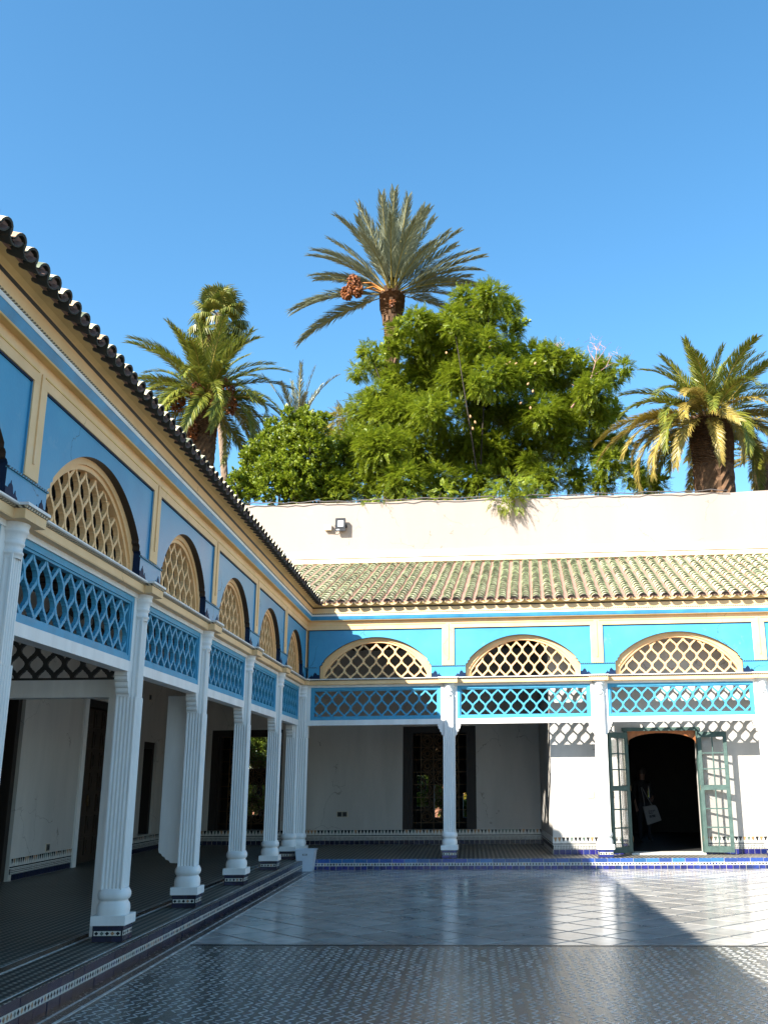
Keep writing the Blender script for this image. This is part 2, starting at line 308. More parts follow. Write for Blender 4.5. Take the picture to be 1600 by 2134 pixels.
class MB:
    """Collects boxes, prisms, tubes and lathes; build() links them as one mesh object."""
    def __init__(s, sg=1): s.v = []; s.f = []; s.m = []; s.sm = []; s.sg = sg; s.mats = []
    def mi(s, mat):
        if mat not in s.mats: s.mats.append(mat)
        return s.mats.index(mat)
    def add(s, vs_, fs, mat, smooth=False):
        o = len(s.v); s.v.extend((s.sg * a, b, c) for a, b, c in vs_); k = s.mi(mat)
        for f in fs:
            s.f.append(tuple(o + i for i in (f if s.sg > 0 else f[::-1]))); s.m.append(k); s.sm.append(smooth)
    def box(s, a0, a1, b0, b1, c0, c1, mat):
        s.add([(a0, b0, c0), (a1, b0, c0), (a1, b1, c0), (a0, b1, c0), (a0, b0, c1), (a1, b0, c1), (a1, b1, c1), (a0, b1, c1)],
              [(0, 3, 2, 1), (4, 5, 6, 7), (0, 1, 5, 4), (1, 2, 6, 5), (2, 3, 7, 6), (3, 0, 4, 7)], mat)
    def prism_sz(s, poly, v0, v1, mat, cap=True):          # polygon in (s, z), depth along v
        n = len(poly); vs_ = [(a, v0, c) for a, c in poly] + [(a, v1, c) for a, c in poly]
        fs = [(i, (i + 1) % n, n + (i + 1) % n, n + i) for i in range(n)]
        if cap: fs += [tuple(range(n))[::-1], tuple(range(n, 2 * n))]
        s.add(vs_, fs, mat)
    def prism_vz(s, poly, s0, s1, mat):                    # profile in (v, z), run along s
        n = len(poly); vs_ = [(s0, a, c) for a, c in poly] + [(s1, a, c) for a, c in poly]
        s.add(vs_, [(i, (i + 1) % n, n + (i + 1) % n, n + i) for i in range(n)] + [tuple(range(n))[::-1], tuple(range(n, 2 * n))], mat)
    def prism_xy(s, poly, z0, z1, mat, smooth=False):
        n = len(poly); vs_ = [(a, b, z0) for a, b in poly] + [(a, b, z1) for a, b in poly]
        s.add(vs_, [(i, (i + 1) % n, n + (i + 1) % n, n + i) for i in range(n)], mat, smooth)
        s.add(vs_, [tuple(range(n))[::-1], tuple(range(n, 2 * n))], mat)
    def lathe(s, prof, cx, cy, mat, n=20, power=2.0):       # prof: (z, r); power > 2 squares the section
        vs_ = []; fs = []
        for z, r in prof:
            for k in range(n):
                t = 2 * PI * k / n; c, d = math.cos(t), math.sin(t)
                q = (abs(c) ** power + abs(d) ** power) ** (-1 / power)
                vs_.append((cx + r * q * c, cy + r * q * d, z))
        for j in range(len(prof) - 1):
            for k in range(n): fs.append((j * n + k, j * n + (k + 1) % n, (j + 1) * n + (k + 1) % n, (j + 1) * n + k))
        s.add(vs_, fs, mat, True)
        o = len(prof) - 1
        s.add([vs_[o * n + k] for k in range(n)], [tuple(range(n))], mat)
    def tube(s, pts, rad, mat, n=6, cap=True):
        pts = [Vector(p) for p in pts]
        if not hasattr(rad, '__len__'): rad = [rad] * len(pts)
        vs_ = []; fs = []
        for i, p in enumerate(pts):
            d = (pts[min(i + 1, len(pts) - 1)] - pts[max(i - 1, 0)]).normalized()
            a = d.cross(Vector((0, 0, 1)));
            if a.length < 1e-3: a = Vector((1, 0, 0))
            a.normalize(); b = d.cross(a)
            for k in range(n):
                t = 2 * PI * k / n; q = p + rad[i] * (math.cos(t) * a + math.sin(t) * b); vs_.append(tuple(q))
        for i in range(len(pts) - 1):
            for k in range(n): fs.append((i * n + k, i * n + (k + 1) % n, (i + 1) * n + (k + 1) % n, (i + 1) * n + k))
        if cap: fs += [tuple(range(n)), tuple(range((len(pts) - 1) * n, len(pts) * n))]
        s.add(vs_, fs, mat, True)
    def mesh(s, name):
        me = bpy.data.meshes.new(name); me.from_pydata(s.v, [], s.f)
        for k in s.mats: me.materials.append(M[k])
        me.polygons.foreach_set("material_index", s.m); me.polygons.foreach_set("use_smooth", s.sm); me.update()
        return me
    def build(s, name, parent=None, loc=None, rot=None, kind=None):
        return link(name, s.mesh(name), parent, loc, rot, kind)

def mesh_quads(name, V, Q, mats, midx=None, smooth=False):
    me = bpy.data.meshes.new(name); n = len(V); q = len(Q)
    me.vertices.add(n); me.vertices.foreach_set("co", np.asarray(V, np.float32).ravel())
    me.loops.add(q * 4); me.loops.foreach_set("vertex_index", np.asarray(Q, np.int32).ravel())
    me.polygons.add(q); me.polygons.foreach_set("loop_start", np.arange(0, q * 4, 4, dtype=np.int32))
    try: me.polygons.foreach_set("loop_total", np.full(q, 4, np.int32))
    except Exception: pass
    for k in mats: me.materials.append(M[k])
    if midx is not None: me.polygons.foreach_set("material_index", np.asarray(midx, np.int32))
    me.polygons.foreach_set("use_smooth", np.full(q, smooth, bool))
    me.update(calc_edges=True); me.validate()
    return me
def replicate(name, base, mats4, smooth=False):
    """One mesh holding BASE (an MB of quads) at every matrix: for repeats beyond the ones built singly."""
    bv = np.array(base.v); bq = np.array(base.f); n = len(bv); k = len(mats4)
    A = np.array([np.array(m) for m in mats4])
    V = np.einsum('kij,nj->kni', A[:, :3, :3], bv) + A[:, None, :3, 3]
    Q = (bq[None] + (np.arange(k) * n)[:, None, None]).reshape(-1, 4)
    return mesh_quads(name, V.reshape(-1, 3), Q, base.mats, np.tile(base.m, k), smooth)

# ================================================================= ground, floors
TH = math.atan(-0.06442)                                   # the far wing stands 3.7 degrees off square
EX = Vector((math.cos(TH), math.sin(TH), 0)); EY = Vector((-math.sin(TH), math.cos(TH), 0))
def bw(s, v, z=0.0): return EX * s - EY * v + Vector((0, 0, z))   # far wing: along, outward, up
ZC = -0.20                                                  # court level; gallery floor is 0
EDGE = 0.25
g = MB(); g.box(-600, 600, -600, 900, -0.6, -0.34, 'earth'); tag(g.build("ground"), kind="structure")

gf = MB()
yc = bw(0.2667, EDGE).y
e1 = bw(17, EDGE); e2 = bw(17, -9); e0 = bw(-6, -9)
gf.prism_xy([(-4.3, -25), (EDGE, -25), (EDGE, yc), (e1.x, e1.y), (e2.x, e2.y), (-4.3, e0.y)], -0.33, 0.0, 'mosaic_gallery')
gallery = tag(gf.build("gallery_floor"), kind="structure")
cf = MB()
b1 = bw(0, 9.33); b2 = bw(34, 9.33)
kk = (b2.y - b1.y) / (b2.x - b1.x)
yb = lambda x: b1.y + kk * (x - b1.x)
cf.prism_xy([(-0.2, yb(-0.2)), (15.9, yb(15.9)), (15.9, -0.6), (-0.2, 0.4)], -0.33, ZC - 0.004, 'mosaic_far')
cf.prism_xy([(-0.2, -45), (11.9, -45), (11.9, yb(11.9) - 0.004), (-0.2, yb(-0.2) - 0.004)], -0.33, ZC - 0.002, 'mosaic_near')
cf.prism_xy([(11.904, -45), (40, -45), (40, -0.6), (15.904, -0.6), (15.904, yb(15.9) - .004), (11.904, yb(11.9) - .004)], -0.33, ZC - 0.001, 'marble')
court = tag(cf.build("court_floor"), kind="structure")
# marble diamonds of the far court
def diamond_mb(h):
    d = MB(); t = 0.006; w = h - 0.012
    vs_ = [(h, 0, -t), (0, h, -t), (-h, 0, -t), (0, -h, -t), (h, 0, 0), (0, h, 0), (-h, 0, 0), (0, -h, 0)]
    d.add(vs_, [(4, 5, 6, 7), (0, 1, 5, 4), (1, 2, 6, 5), (2, 3, 7, 6), (3, 0, 4, 7)], 'marble'); return d
DH = 0.325
dmb = diamond_mb(DH); dme = dmb.mesh("marble_slab")
cells = []
NX = 0.70
for i in range(0, 60):
    for j in range(0, 28):
        s_ = 0.25 + NX * 0.5 * i; v_ = 0.27 + NX * 0.5 * j
        if (i + j) % 2: continue
        if v_ > 9.5 or s_ > 16: continue
        P = bw(s_, v_, ZC)
        if P.x < 0.5 - DH * .8: continue
        d = camo.matrix_world.inverted() @ P
        px = 800 + PPX + F_PX * d.x / -d.z
        vis = -80 < px < 1680
        cells.append((not vis, (P - Vector(CAM)).length, P))
cells.sort(key=lambda c: (c[0], c[1]))
edge_cells = []
def clip_slab(P):
    """A slab cut straight along the border of the court."""
    poly = [P + EX * a + EY * b for a, b in ((DH, 0), (0, DH), (-DH, 0), (0, -DH))]
    for f in (lambda q: q.x - 0.497, lambda q: q.y - yb(q.x) - 0.037, lambda q: -0.262 - q.dot(EY)):
        out = []
        for k in range(len(poly)):
            a, b = poly[k], poly[(k + 1) % len(poly)]; fa, fb = f(a), f(b)
            if fa >= 0: out.append(a)
            if fa * fb < 0: out.append(a.lerp(b, fa / (fa - fb)))
        poly = out
        if len(poly) < 3: return None
    return poly
whole = []
for c in cells:
    pl = clip_slab(c[2])
    if pl is None: continue
    if len(pl) == 4 and abs((pl[0] - pl[2]).length - 2 * DH) < 1e-4: whole.append(c)
    else: edge_cells.append(pl)
cells = whole
me_ = MB()
for pl in edge_cells:
    if len(pl) > 2:
        q = MB(); q.prism_xy([(p.x, p.y) for p in pl], ZC - 0.006, ZC, 'marble'); q.build("marble_cut_slab", court)
for _, _, P in cells[:300 - len(edge_cells)]:
    link("marble_slab", dme, court, P, (0, 0, TH))
rest = [Matrix.Translation(P) @ Matrix.Rotation(TH, 4, 'Z') for _, _, P in cells[300 - len(edge_cells):]]
link("marble_slab_field", replicate("marble_slab_field", dmb, rest), court, kind="stuff")
# border strips of the court along both steps, and the joint between the two floors
bs = MB()
for x0, x1, k in ((0.262, 0.36, 'black_tile'), (0.36, 0.385, 'zig'), (0.385, 0.47, 'black_tile'), (0.47, 0.495, 'zig')):
    bs.box(x0, x1, -25, -0.6, ZC - 0.002, ZC + 0.003 + (0.001 if k == 'zig' else 0), k)
bs.build("border_strip", court)
jt = MB(); jt.prism_xy([(0.5, yb(0.5)), (16, yb(16)), (16, yb(16) + 0.035), (0.5, yb(0.5) + 0.035)], ZC - 0.004, ZC + 0.002, 'black_tile'); jt.build("joint_strip", court)
# pale zigzag chips of the near court
def zig_mb(n, flip):
    z = MB(); amp, st, w, t = 0.029, 0.068, 0.0095, 0.0016
    pts = [((amp if (i + flip) % 2 else -amp), i * st) for i in range(n + 1)]
    vs_ = []
    for x, y in pts: vs_ += [(x, y - w, 0), (x, y + w, 0), (x, y + w, t), (x, y - w, t)]
    fs = []
    for i in range(n):
        a, b = i * 4, i * 4 + 4
        fs += [(a + 2, a + 3, b + 3, b + 2), (a + 1, a + 2, b + 2, b + 1), (a + 3, a + 0, b + 0, b + 3)]
    z.add(vs_, fs, 'zig'); return z
zmb = [zig_mb(3, 0), zig_mb(3, 1), zig_mb(4, 0)]; zme = [q.mesh("mosaic_strip") for q in zmb]
zs = []
for i in range(0, 132):
    x = 0.56 + 0.085 * i
    y = -16.6 + RNG.uniform(0, 0.2)
    while True:
        k = int(RNG.integers(0, 3)); L = (3, 3, 4)[k] * 0.068
        if y + L > yb(x) - 0.03: break
        if RNG.random() > 0.03:
            P = Vector((x + RNG.normal(0, 0.004), y, ZC - 0.002))
            d = camo.matrix_world.inverted() @ P
            px = 800 + PPX + F_PX * d.x / -d.z; py = 1067 + F_PX * d.y / d.z
            vis = -20 < px < 1620 and py < 2150
            zs.append((not vis, (P - Vector(CAM)).length, k, P, RNG.normal(0, 0.05)))
        y += L + 0.022
zs.sort(key=lambda c: (c[0], c[1]))
for _, _, k, P, a in zs[:300]: link("mosaic_strip", zme[k], court, P, (0, 0, a))
for q in range(3):
    ms_ = [Matrix.Translation(P) @ Matrix.Rotation(a, 4, 'Z') for _, _, k, P, a in zs[300:] if k == q]
    zf = replicate("mosaic_strip_field", zmb[q], ms_)
    link("mosaic_strip_field", zf, court, kind="stuff")
# border lines on the gallery floor
gb = MB()
for x0, x1, k in ((-0.42, -0.40, 'zig'), (-0.40, -0.30, 'black_tile'), (-0.30, -0.275, 'zig')): gb.box(x0, x1, -25, -0.75, -0.002, 0.003, k)
gb.box(0.19, 0.205, -25, -0.35, -0.002, 0.003, 'zig')
gb.build("border_strip", gallery)

# steps: riser tiles of both wings
def riser(parent, sg, s0, s1, w_top, w_low, keep, ctop='blue_tile', clow='cobalt'):
    base = MB(sg); base.box(s0, s1, EDGE - 0.04, EDGE + 0.004, ZC, -0.004, 'grout'); base.build("step_bedding", parent)
    dm = MB(sg); dm.box(s0, s1, EDGE + 0.001, EDGE + 0.007, -0.130, -0.074, 'white_tile')
    s_ = s0 + 0.05; i = 0
    while s_ < s1:
        mat = ('black_tile', 'green_tile', 'black_tile', 'tan_tile', 'black_tile', 'cobalt')[int(RNG.integers(0, 6))]
        h, w = 0.024, 0.022
        dm.add([(s_ - w, EDGE + .0095, -0.102), (s_, EDGE + .0095, -0.102 - h), (s_ + w, EDGE + .0095, -0.102), (s_, EDGE + .0095, -0.102 + h)], [(0, 1, 2, 3)], mat)
        s_ += 0.058
    dm.build("step_diamonds", parent, kind="stuff")
    for z0, z1, w, mat in ((-0.072, -0.003, w_top, ctop), (ZC + 0.002, -0.133, w_low, clow)):
        me = None; s_ = s0; extra = MB(sg); n = 0
        t = MB(1); t.box(-w / 2 + 0.005, w / 2 - 0.005, EDGE, EDGE + 0.012, z0, z1, mat); me = t.mesh("step_tile")
        if mat == 'blue_tile':
            pass
        while s_ + w <= s1:
            c = s_ + w / 2
            if keep[0] < c < keep[1]:
                o = link("step_tile", me, parent, (sg * c + RNG.normal(0, 0.001), RNG.normal(0, 0.0012), RNG.normal(0, 0.001)), (0, RNG.normal(0, 0.006), 0))
            else: extra.box(c - w / 2 + 0.005, c + w / 2 - 0.005, EDGE, EDGE + 0.012, z0, z1, mat)
            s_ += w
        if extra.v: extra.build("step_tile_row", parent, kind="stuff")

# ================================================================= columns
def fluted_rect(hw, v0, v1, nf, nside, d):
    """Section in (s, v): front and both flanks carry shallow flutes."""
    pts = []
    def side(a, b, n, nx, ny):
        out = []; e = 0.010
        A = Vector(a); B = Vector(b); L = (B - A).length; D = (B - A) / L; N = Vector((nx, ny)); w = (L - 2 * e) / n
        out.append(tuple(A))
        for i in range(n):
            p = A + D * (e + i * w)
            for f, q in ((0.12, 0), (0.30, 0.8), (0.5, 1.0), (0.70, 0.8), (0.88, 0)): out.append(tuple(p + D * (w * f) + N * (d * q)))
        return out
    pts += side((hw, v0), (hw, v1), nside, -1, 0)
    pts += side((hw, v1), (-hw, v1), nf, 0, -1)
    pts += side((-hw, v1), (-hw, v0), nside, 1, 0)
    pts += [(-hw, v0)]
    return pts
CM = {}
def column_meshes():
    m = MB(); m.prism_xy(fluted_rect(0.115, -0.11, 0.095, 5, 5, 0.012), 0.47, 2.33, 'white')
    m.prism_xy(fluted_rect(0.082, -0.02, 0.094, 4, 2, 0.010), 2.32, 3.165, 'white')
    CM['shaft'] = m.mesh("column_shaft")
    m = MB(); m.box(-0.170, 0.170, -0.11, 0.028, 2.575, 3.345, 'white'); CM['post'] = m.mesh("post")
    m = MB(); m.lathe([(0.236, .143), (.25, .149), (.29, .152), (.33, .146), (.352, .132), (.362, .127), (.372, .127), (.378, .138), (.395, .148), (.42, .152), (.445, .148), (.462, .138), (.48, .128)], 0, -0.006, 'white', 32, 2.7)
    CM['base'] = m.mesh("base")
    m = MB(); m.box(-0.166, 0.166, -0.166, 0.166, 0.150, 0.238, 'white'); CM['slab'] = m.mesh("slab")
    m = MB(); m.lathe([(3.12, .082), (3.145, .084), (3.150, .093), (3.163, .097), (3.176, .093), (3.18, .086), (3.215, .087), (3.225, .096), (3.238, .099), (3.25, .095), (3.254, .093), (3.29, .100), (3.315, .110), (3.32, .115), (3.335, .119), (3.35, .116), (3.354, .113), (3.37, .118), (3.392, .124)], 0, 0.030, 'white', 28, 2.3)
    CM['capital'] = m.mesh("capital")
    for tile, key in (('shaded_tile', 'plinth_shaded'), ('cobalt', 'plinth')):
        m = MB(); m.box(-0.143, 0.143, -0.143, 0.143, 0, 0.151, 'black_tile')
        for f in range(4):
            a = f * PI / 2; c, d = round(math.cos(a)), round(math.sin(a))
            def put(x0, x1, z0, z1, off, mat):
                q = [(x0, 0.143 + off, z0), (x1, 0.143 + off, z0), (x1, 0.143 + off, z1), (x0, 0.143 + off, z1), (x0, 0.140, z0), (x1, 0.140, z0), (x1, 0.140, z1), (x0, 0.140, z1)]
                m.add([(x * c - y * d, x * d + y * c, z) for x, y, z in q], [(0, 1, 2, 3), (4, 0, 3, 7), (1, 5, 6, 2), (3, 2, 6, 7), (4, 5, 1, 0)], mat)
            put(-0.130, 0.130, 0.058, 0.100, 0.003, 'white_tile')
            for i, (x0, x1) in enumerate(((-0.138, -0.048), (-0.042, 0.0), (0.006, 0.138))):
                put(x0, x1, 0.006, 0.052, 0.005, tile); put(x0, x1, 0.106, 0.147, 0.005, tile)
            for i in range(5):
                x = -0.104 + i * 0.052; h = 0.019; mat = ('black_tile', 'tan_tile', 'black_tile', 'green_tile', 'black_tile')[i]
                q = [(x - 0.021, 0.1485, 0.079), (x, 0.1485, 0.079 - h), (x + 0.021, 0.1485, 0.079), (x, 0.1485, 0.079 + h)]
                m.add([(X * c - y * d, X * d + y * c, z) for X, y, z in q], [(0, 1, 2, 3)], mat)
        CM[key] = m.mesh("tiled_plinth")
    m = MB(); m.prism_sz([(0.118, 2.576), (0.232, 2.576), (0.232, 2.535), (0.218, 2.528), (0.222, 2.500), (0.206, 2.478), (0.186, 2.472), (0.190, 2.440), (0.178, 2.420), (0.158, 2.414), (0.160, 2.385), (0.150, 2.366), (0.132, 2.358), (0.118, 2.33)], -0.105, 0.026, 'white')
    CM['bracket'] = m.mesh("bracket")
    m = MB(); m.box(-0.124, 0.124, -0.11, 0.026, 2.33, 2.575, 'white'); CM['block'] = m.mesh("bracket_block")
column_meshes()
def column(root, sg, s_, v=0.0, left=True, right=True):
    c = link("column", CM['shaft'], root, (sg * s_, v, 0), (RNG.normal(0, .0015), RNG.normal(0, .0015), RNG.normal(0, .01)))
    for k, nm in (('base', 'base'), ('slab', 'slab'), ('capital', 'capital'), ('plinth_shaded' if sg > 0 else 'plinth', 'tiled_plinth'), ('post', 'post'), ('block', 'bracket_block')): link(nm, CM[k], c)
    if right: link("bracket", CM['bracket'], c)
    if left: link("bracket", CM['bracket'], c, (0, -0.079, 0), (0, 0, PI))
    return c

# ================================================================= fretwork
PROFILE = [(0, 0), (.10, .20), (.21, .32), (.31, .35), (.36, .43), (.5, .5), (.64, .57), (.69, .65), (.79, .68), (.90, .80)]
def fret_bars(parent, sg, s0, s1, z0, z1, inside, hw, v0, v1, mat, a, b, phase):
    """Two families of ogee bars of cell half-size (a, b), each bar a mesh of its own, cut to the opening."""
    ncol = int((s1 - s0) / a) + 2; nrow = int((z1 - z0) / b) + 2
    for fam in (0, 1):
        for k in range(-nrow - 1, ncol + nrow + 2):
            if (k + phase) % 2: continue
            pts = []
            for r in range(-1, nrow + 1):
                for fs_, fz in PROFILE:
                    col = k + (r + fs_ if fam == 0 else -r - fs_)
                    pts.append((s0 + col * a, z0 + (r + fz) * b))
            run = []; best = []
            for i in range(len(pts)):
                p = pts[i]
                if inside(*p): run.append(p)
                else:
                    if len(run) > len(best): best = run
                    run = []
            if len(run) > len(best): best = run
            if len(best) < 4: continue
            m = MB(sg); off = 0.003 * fam; n = len(best); vs_ = []
            for i, (x, z) in enumerate(best):
                p, q = best[max(i - 1, 0)], best[min(i + 1, n - 1)]
                dx, dz = q[0] - p[0], q[1] - p[1]; L = math.hypot(dx, dz) or 1; nx, nz = -dz / L * hw, dx / L * hw
                vs_ += [(x + nx, v1 - off, z + nz), (x - nx, v1 - off, z - nz), (x - nx, v0 + off, z - nz), (x + nx, v0 + off, z + nz)]
            fs = [(0, 1, 2, 3), (4 * n - 1, 4 * n - 2, 4 * n - 3, 4 * n - 4)]
            for i in range(n - 1):
                for e in range(4): fs.append((i * 4 + e, i * 4 + 4 + e, i * 4 + 4 + (e + 1) % 4, i * 4 + (e + 1) % 4))
            m.add(vs_, fs, mat); m.build("lattice_bar", parent)

Z_BEAM0, Z_FR0, Z_FR1, Z_YEL, Z_SILL0, Z_SILL1, Z_ROPE, Z_PAN0, Z_PAN1, Z_CR1 = 2.576, 2.682, 3.345, 3.393, 3.471, 3.512, 3.745, 3.757, 4.528, 4.715
FP = 0.11                                                     # face of the blue panels
BK = 0.025
def arch_outline(hw, apex=4.365, steps=22):
    c = hw - 0.085; z0 = 3.90; sag = apex - z0; r = (c * c + sag * sag) / (2 * sag); cz = apex - r
    half = [(hw, Z_SILL1), (hw, 3.775), (hw - 0.022, 3.795), (hw - 0.045, 3.80), (hw - 0.045, 3.84), (hw - 0.062, 3.858), (c, 3.865)]
    t0 = math.asin(c / r)
    arc = [(r * math.sin(t0 * (1 - i / steps)), cz + r * math.cos(t0 * (1 - i / steps))) for i in range(steps + 1)]
    half += arc
    return half + [(-x, z) for x, z in half[:-1][::-1]]       # from right foot over the crown to left foot
def inner_arch(hw, steps=22):
    c = hw - 0.10; z0 = 3.62; apex = 4.262; sag = apex - z0; r = (c * c + sag * sag) / (2 * sag); cz = apex - r
    t0 = math.asin(min(1, c / r)) if sag <= c else PI - math.asin(c / r)
    half = [(c, Z_SILL1 + 0.0)] + [(r * math.sin(t0 * (1 - i / steps)), cz + r * math.cos(t0 * (1 - i / steps))) for i in range(steps + 1)]
    pts = half + [(-x, z) for x, z in half[:-1][::-1]]
    def inside(x, z):
        if abs(x) > c - 0.0 or z < Z_SILL1 - 0.01: return False
        return z < z0 or (x * x + (z - cz) ** 2) < (r + 0.012) ** 2
    return pts, inside
def bay(root, sg, a, b, sil=True, full=True):
    c = (a + b) / 2; L = b - a; hw = L / 2 - 0.355
    # beam and bands
    m = MB(sg); m.box(a + 0.17, b - 0.17, -0.11, 0.032, Z_BEAM0, Z_FR0, 'white'); m.build("beam", root)
    # blue lattice screen
    f0, f1 = a + 0.171, b - 0.171; t = 0.055
    m = MB(sg)
    m.box(f0, f1, -0.06, 0.022, Z_FR0 + .001, Z_FR0 + t, 'lattice_blue'); m.box(f0, f1, -0.06, 0.022, Z_FR1 - t, Z_FR1 - .001, 'lattice_blue')
    m.box(f0, f0 + t, -0.059, 0.021, Z_FR0 + t, Z_FR1 - t, 'lattice_blue'); m.box(f1 - t, f1, -0.059, 0.021, Z_FR0 + t, Z_FR1 - t, 'lattice_blue')
    q = t + 0.022
    m.box(f0 + t, f1 - t, -0.05, 0.008, Z_FR0 + t, Z_FR0 + q, 'lattice_blue'); m.box(f0 + t, f1 - t, -0.05, 0.008, Z_FR1 - q, Z_FR1 - t, 'lattice_blue')
    m.box(f0 + t, f0 + q, -0.049, 0.007, Z_FR0 + q, Z_FR1 - q, 'lattice_blue'); m.box(f1 - q, f1 - t, -0.049, 0.007, Z_FR0 + q, Z_FR1 - q, 'lattice_blue')
    scr = m.build("lattice_screen", root)
    i0, i1, j0, j1 = f0 + t, f1 - t, Z_FR0 + t, Z_FR1 - t
    n = max(4, round((i1 - i0) / 0.25)); aa = (i1 - i0) / (2 * n)
    ins = lambda x, z: i0 - 0.004 <= x <= i1 + 0.004 and j0 - 0.004 <= z <= j1 + 0.004
    fret_bars(scr, sg, i0, i1, j0, j1, ins, 0.0165, -0.045, -0.002, 'lattice_blue', aa, 0.183, 1)
    # arch screen
    pts_o = arch_outline(hw); pts_i, inside = inner_arch(hw)
    m = MB(sg)
    def ring(po, pi_, v0, v1, mat):
        n_ = len(po); vs_ = []
        def resample(p):
            d = [0]
            for k in range(1, len(p)): d.append(d[-1] + math.hypot(p[k][0] - p[k - 1][0], p[k][1] - p[k - 1][1]))
            out = []
            for k in range(61):
                t_ = d[-1] * k / 60; j = max(i for i in range(len(d)) if d[i] <= t_ + 1e-9); j = min(j, len(p) - 2)
                w = (t_ - d[j]) / max(1e-9, d[j + 1] - d[j]); out.append((p[j][0] + w * (p[j + 1][0] - p[j][0]), p[j][1] + w * (p[j + 1][1] - p[j][1])))
            return out
        A, B = resample(po), resample(pi_); N = 61
        for P in (A, B):
            for v in (v1, v0): vs_ += [(c + x, v, z) for x, z in P]
        fs = []
        for k in range(N - 1):
            fs += [(k, k + 1, 2 * N + k + 1, 2 * N + k), (N + k + 1, N + k, 3 * N + k, 3 * N + k + 1), (2 * N + k, 2 * N + k + 1, 3 * N + k + 1, 3 * N + k), (k + 1, k, N + k, N + k + 1)]
        m.add(vs_, fs, mat)
    po = [(x * (hw + 0.02) / hw, z + (0.02 if z > 3.9 else 0)) for x, z in pts_o]
    ring(po, [(x * 0.985, z - 0.0) for x, z in [(px * (hw - 0.05) / (hw - 0.10), pz + 0.045 * (1 if pz > Z_SILL1 else 0)) for px, pz in pts_i]], -0.055, 0.035, 'tan')
    ring([(px * (hw - 0.03) / (hw - 0.10), pz + 0.05 * (1 if pz > Z_SILL1 else 0)) for px, pz in pts_i], pts_i, -0.07, 0.012, 'tan')
    arch = m.build("arch_screen", root)
    ci = hw - 0.10; n = max(4, round(2 * ci / 0.25)); aa = ci / n
    ins2 = lambda x, z: inside(x - c, z) and abs(x - c) <= ci
    fret_bars(arch, sg, c - ci, c + ci, Z_SILL1, 4.3, ins2, 0.0165, -0.06, -0.012, 'tan', aa, 0.185, 0)
    # blue panel round the arch: one sheet with the arch cut out, dark soffit
    m = MB(sg); x0, x1 = a + 0.12, b - 0.12
    m.add([(x0, FP, Z_SILL1), (c - hw, FP, Z_SILL1), (c - hw, FP, Z_PAN1), (x0, FP, Z_PAN1)], [(0, 1, 2, 3)], 'blue')
    m.add([(c + hw, FP, Z_SILL1), (x1, FP, Z_SILL1), (x1, FP, Z_PAN1), (c + hw, FP, Z_PAN1)], [(0, 1, 2, 3)], 'blue')
    for k in range(len(pts_o) - 1):
        (xa, za), (xb, zb) = pts_o[k], pts_o[k + 1]
        if abs(xa - xb) > 1e-6: m.add([(c + xb, FP, zb), (c + xa, FP, za), (c + xa, FP, Z_PAN1), (c + xb, FP, Z_PAN1)], [(0, 1, 2, 3)], 'blue')
        mat = 'navy' if max(za, zb) < 3.80 and za < 3.80 else 'brown_black'
        m.add([(c + xa, FP, za), (c + xb, FP, zb), (c + xb, BK, zb), (c + xa, BK, za)], [(0, 1, 2, 3)], mat)
    m.add([(x0, BK, Z_SILL1), (c - hw, BK, Z_SILL1), (c - hw, BK, Z_PAN1), (x0, BK, Z_PAN1)], [(0, 1, 2, 3)], 'plaster')
    m.add([(c + hw, BK, Z_SILL1), (x1, BK, Z_SILL1), (x1, BK, Z_PAN1), (c + hw, BK, Z_PAN1)], [(0, 1, 2, 3)], 'plaster')
    for k in range(len(pts_o) - 1):
        (xa, za), (xb, zb) = pts_o[k], pts_o[k + 1]
        if abs(xa - xb) > 1e-6: m.add([(c + xb, BK, zb), (c + xa, BK, za), (c + xa, BK, Z_PAN1), (c + xb, BK, Z_PAN1)], [(0, 1, 2, 3)], 'plaster')
    panel = m.build("arch_panel", root)
    # moulded edge of the panel
    m = MB(sg)
    for w0, w1 in ((0.125, 0.140),):
        m.box(a + 0.12, b - 0.12, FP, FP + 0.013, Z_PAN1 - 0.016, Z_PAN1, 'navy'); m.box(a + 0.12, a + 0.134, FP, FP + 0.013, Z_PAN0 + .001, Z_PAN1 - 0.016, 'sky_blue'); m.box(b - 0.134, b - 0.12, FP, FP + 0.013, Z_PAN0 + .001, Z_PAN1 - 0.016, 'sky_blue')
    m.build("panel_edge", panel)
    # painted onion domes beside the arch foot
    for sgn in (-1, 1):
        m = MB(sg); e = c + sgn * hw
        prof = [(0.0, 0), (0.0, .085), (.03, .085), (.045, .088), (.052, .105), (.066, .120), (.080, .128), (.086, .150), (.092, .128), (.106, .120), (.118, .105), (.124, .082), (.134, .060), (.150, .058), (.158, .078), (.164, .092), (.170, .078), (.180, .055), (.200, .045), (.218, .022), (.24, .0)]
        poly = [(e + sgn * x, Z_SILL1 + 0.001 + z) for x, z in prof]
        if sgn < 0: poly = poly[::-1]
        m.prism_sz(poly, FP, FP + 0.004, 'navy'); m.build("painted_domes", panel)

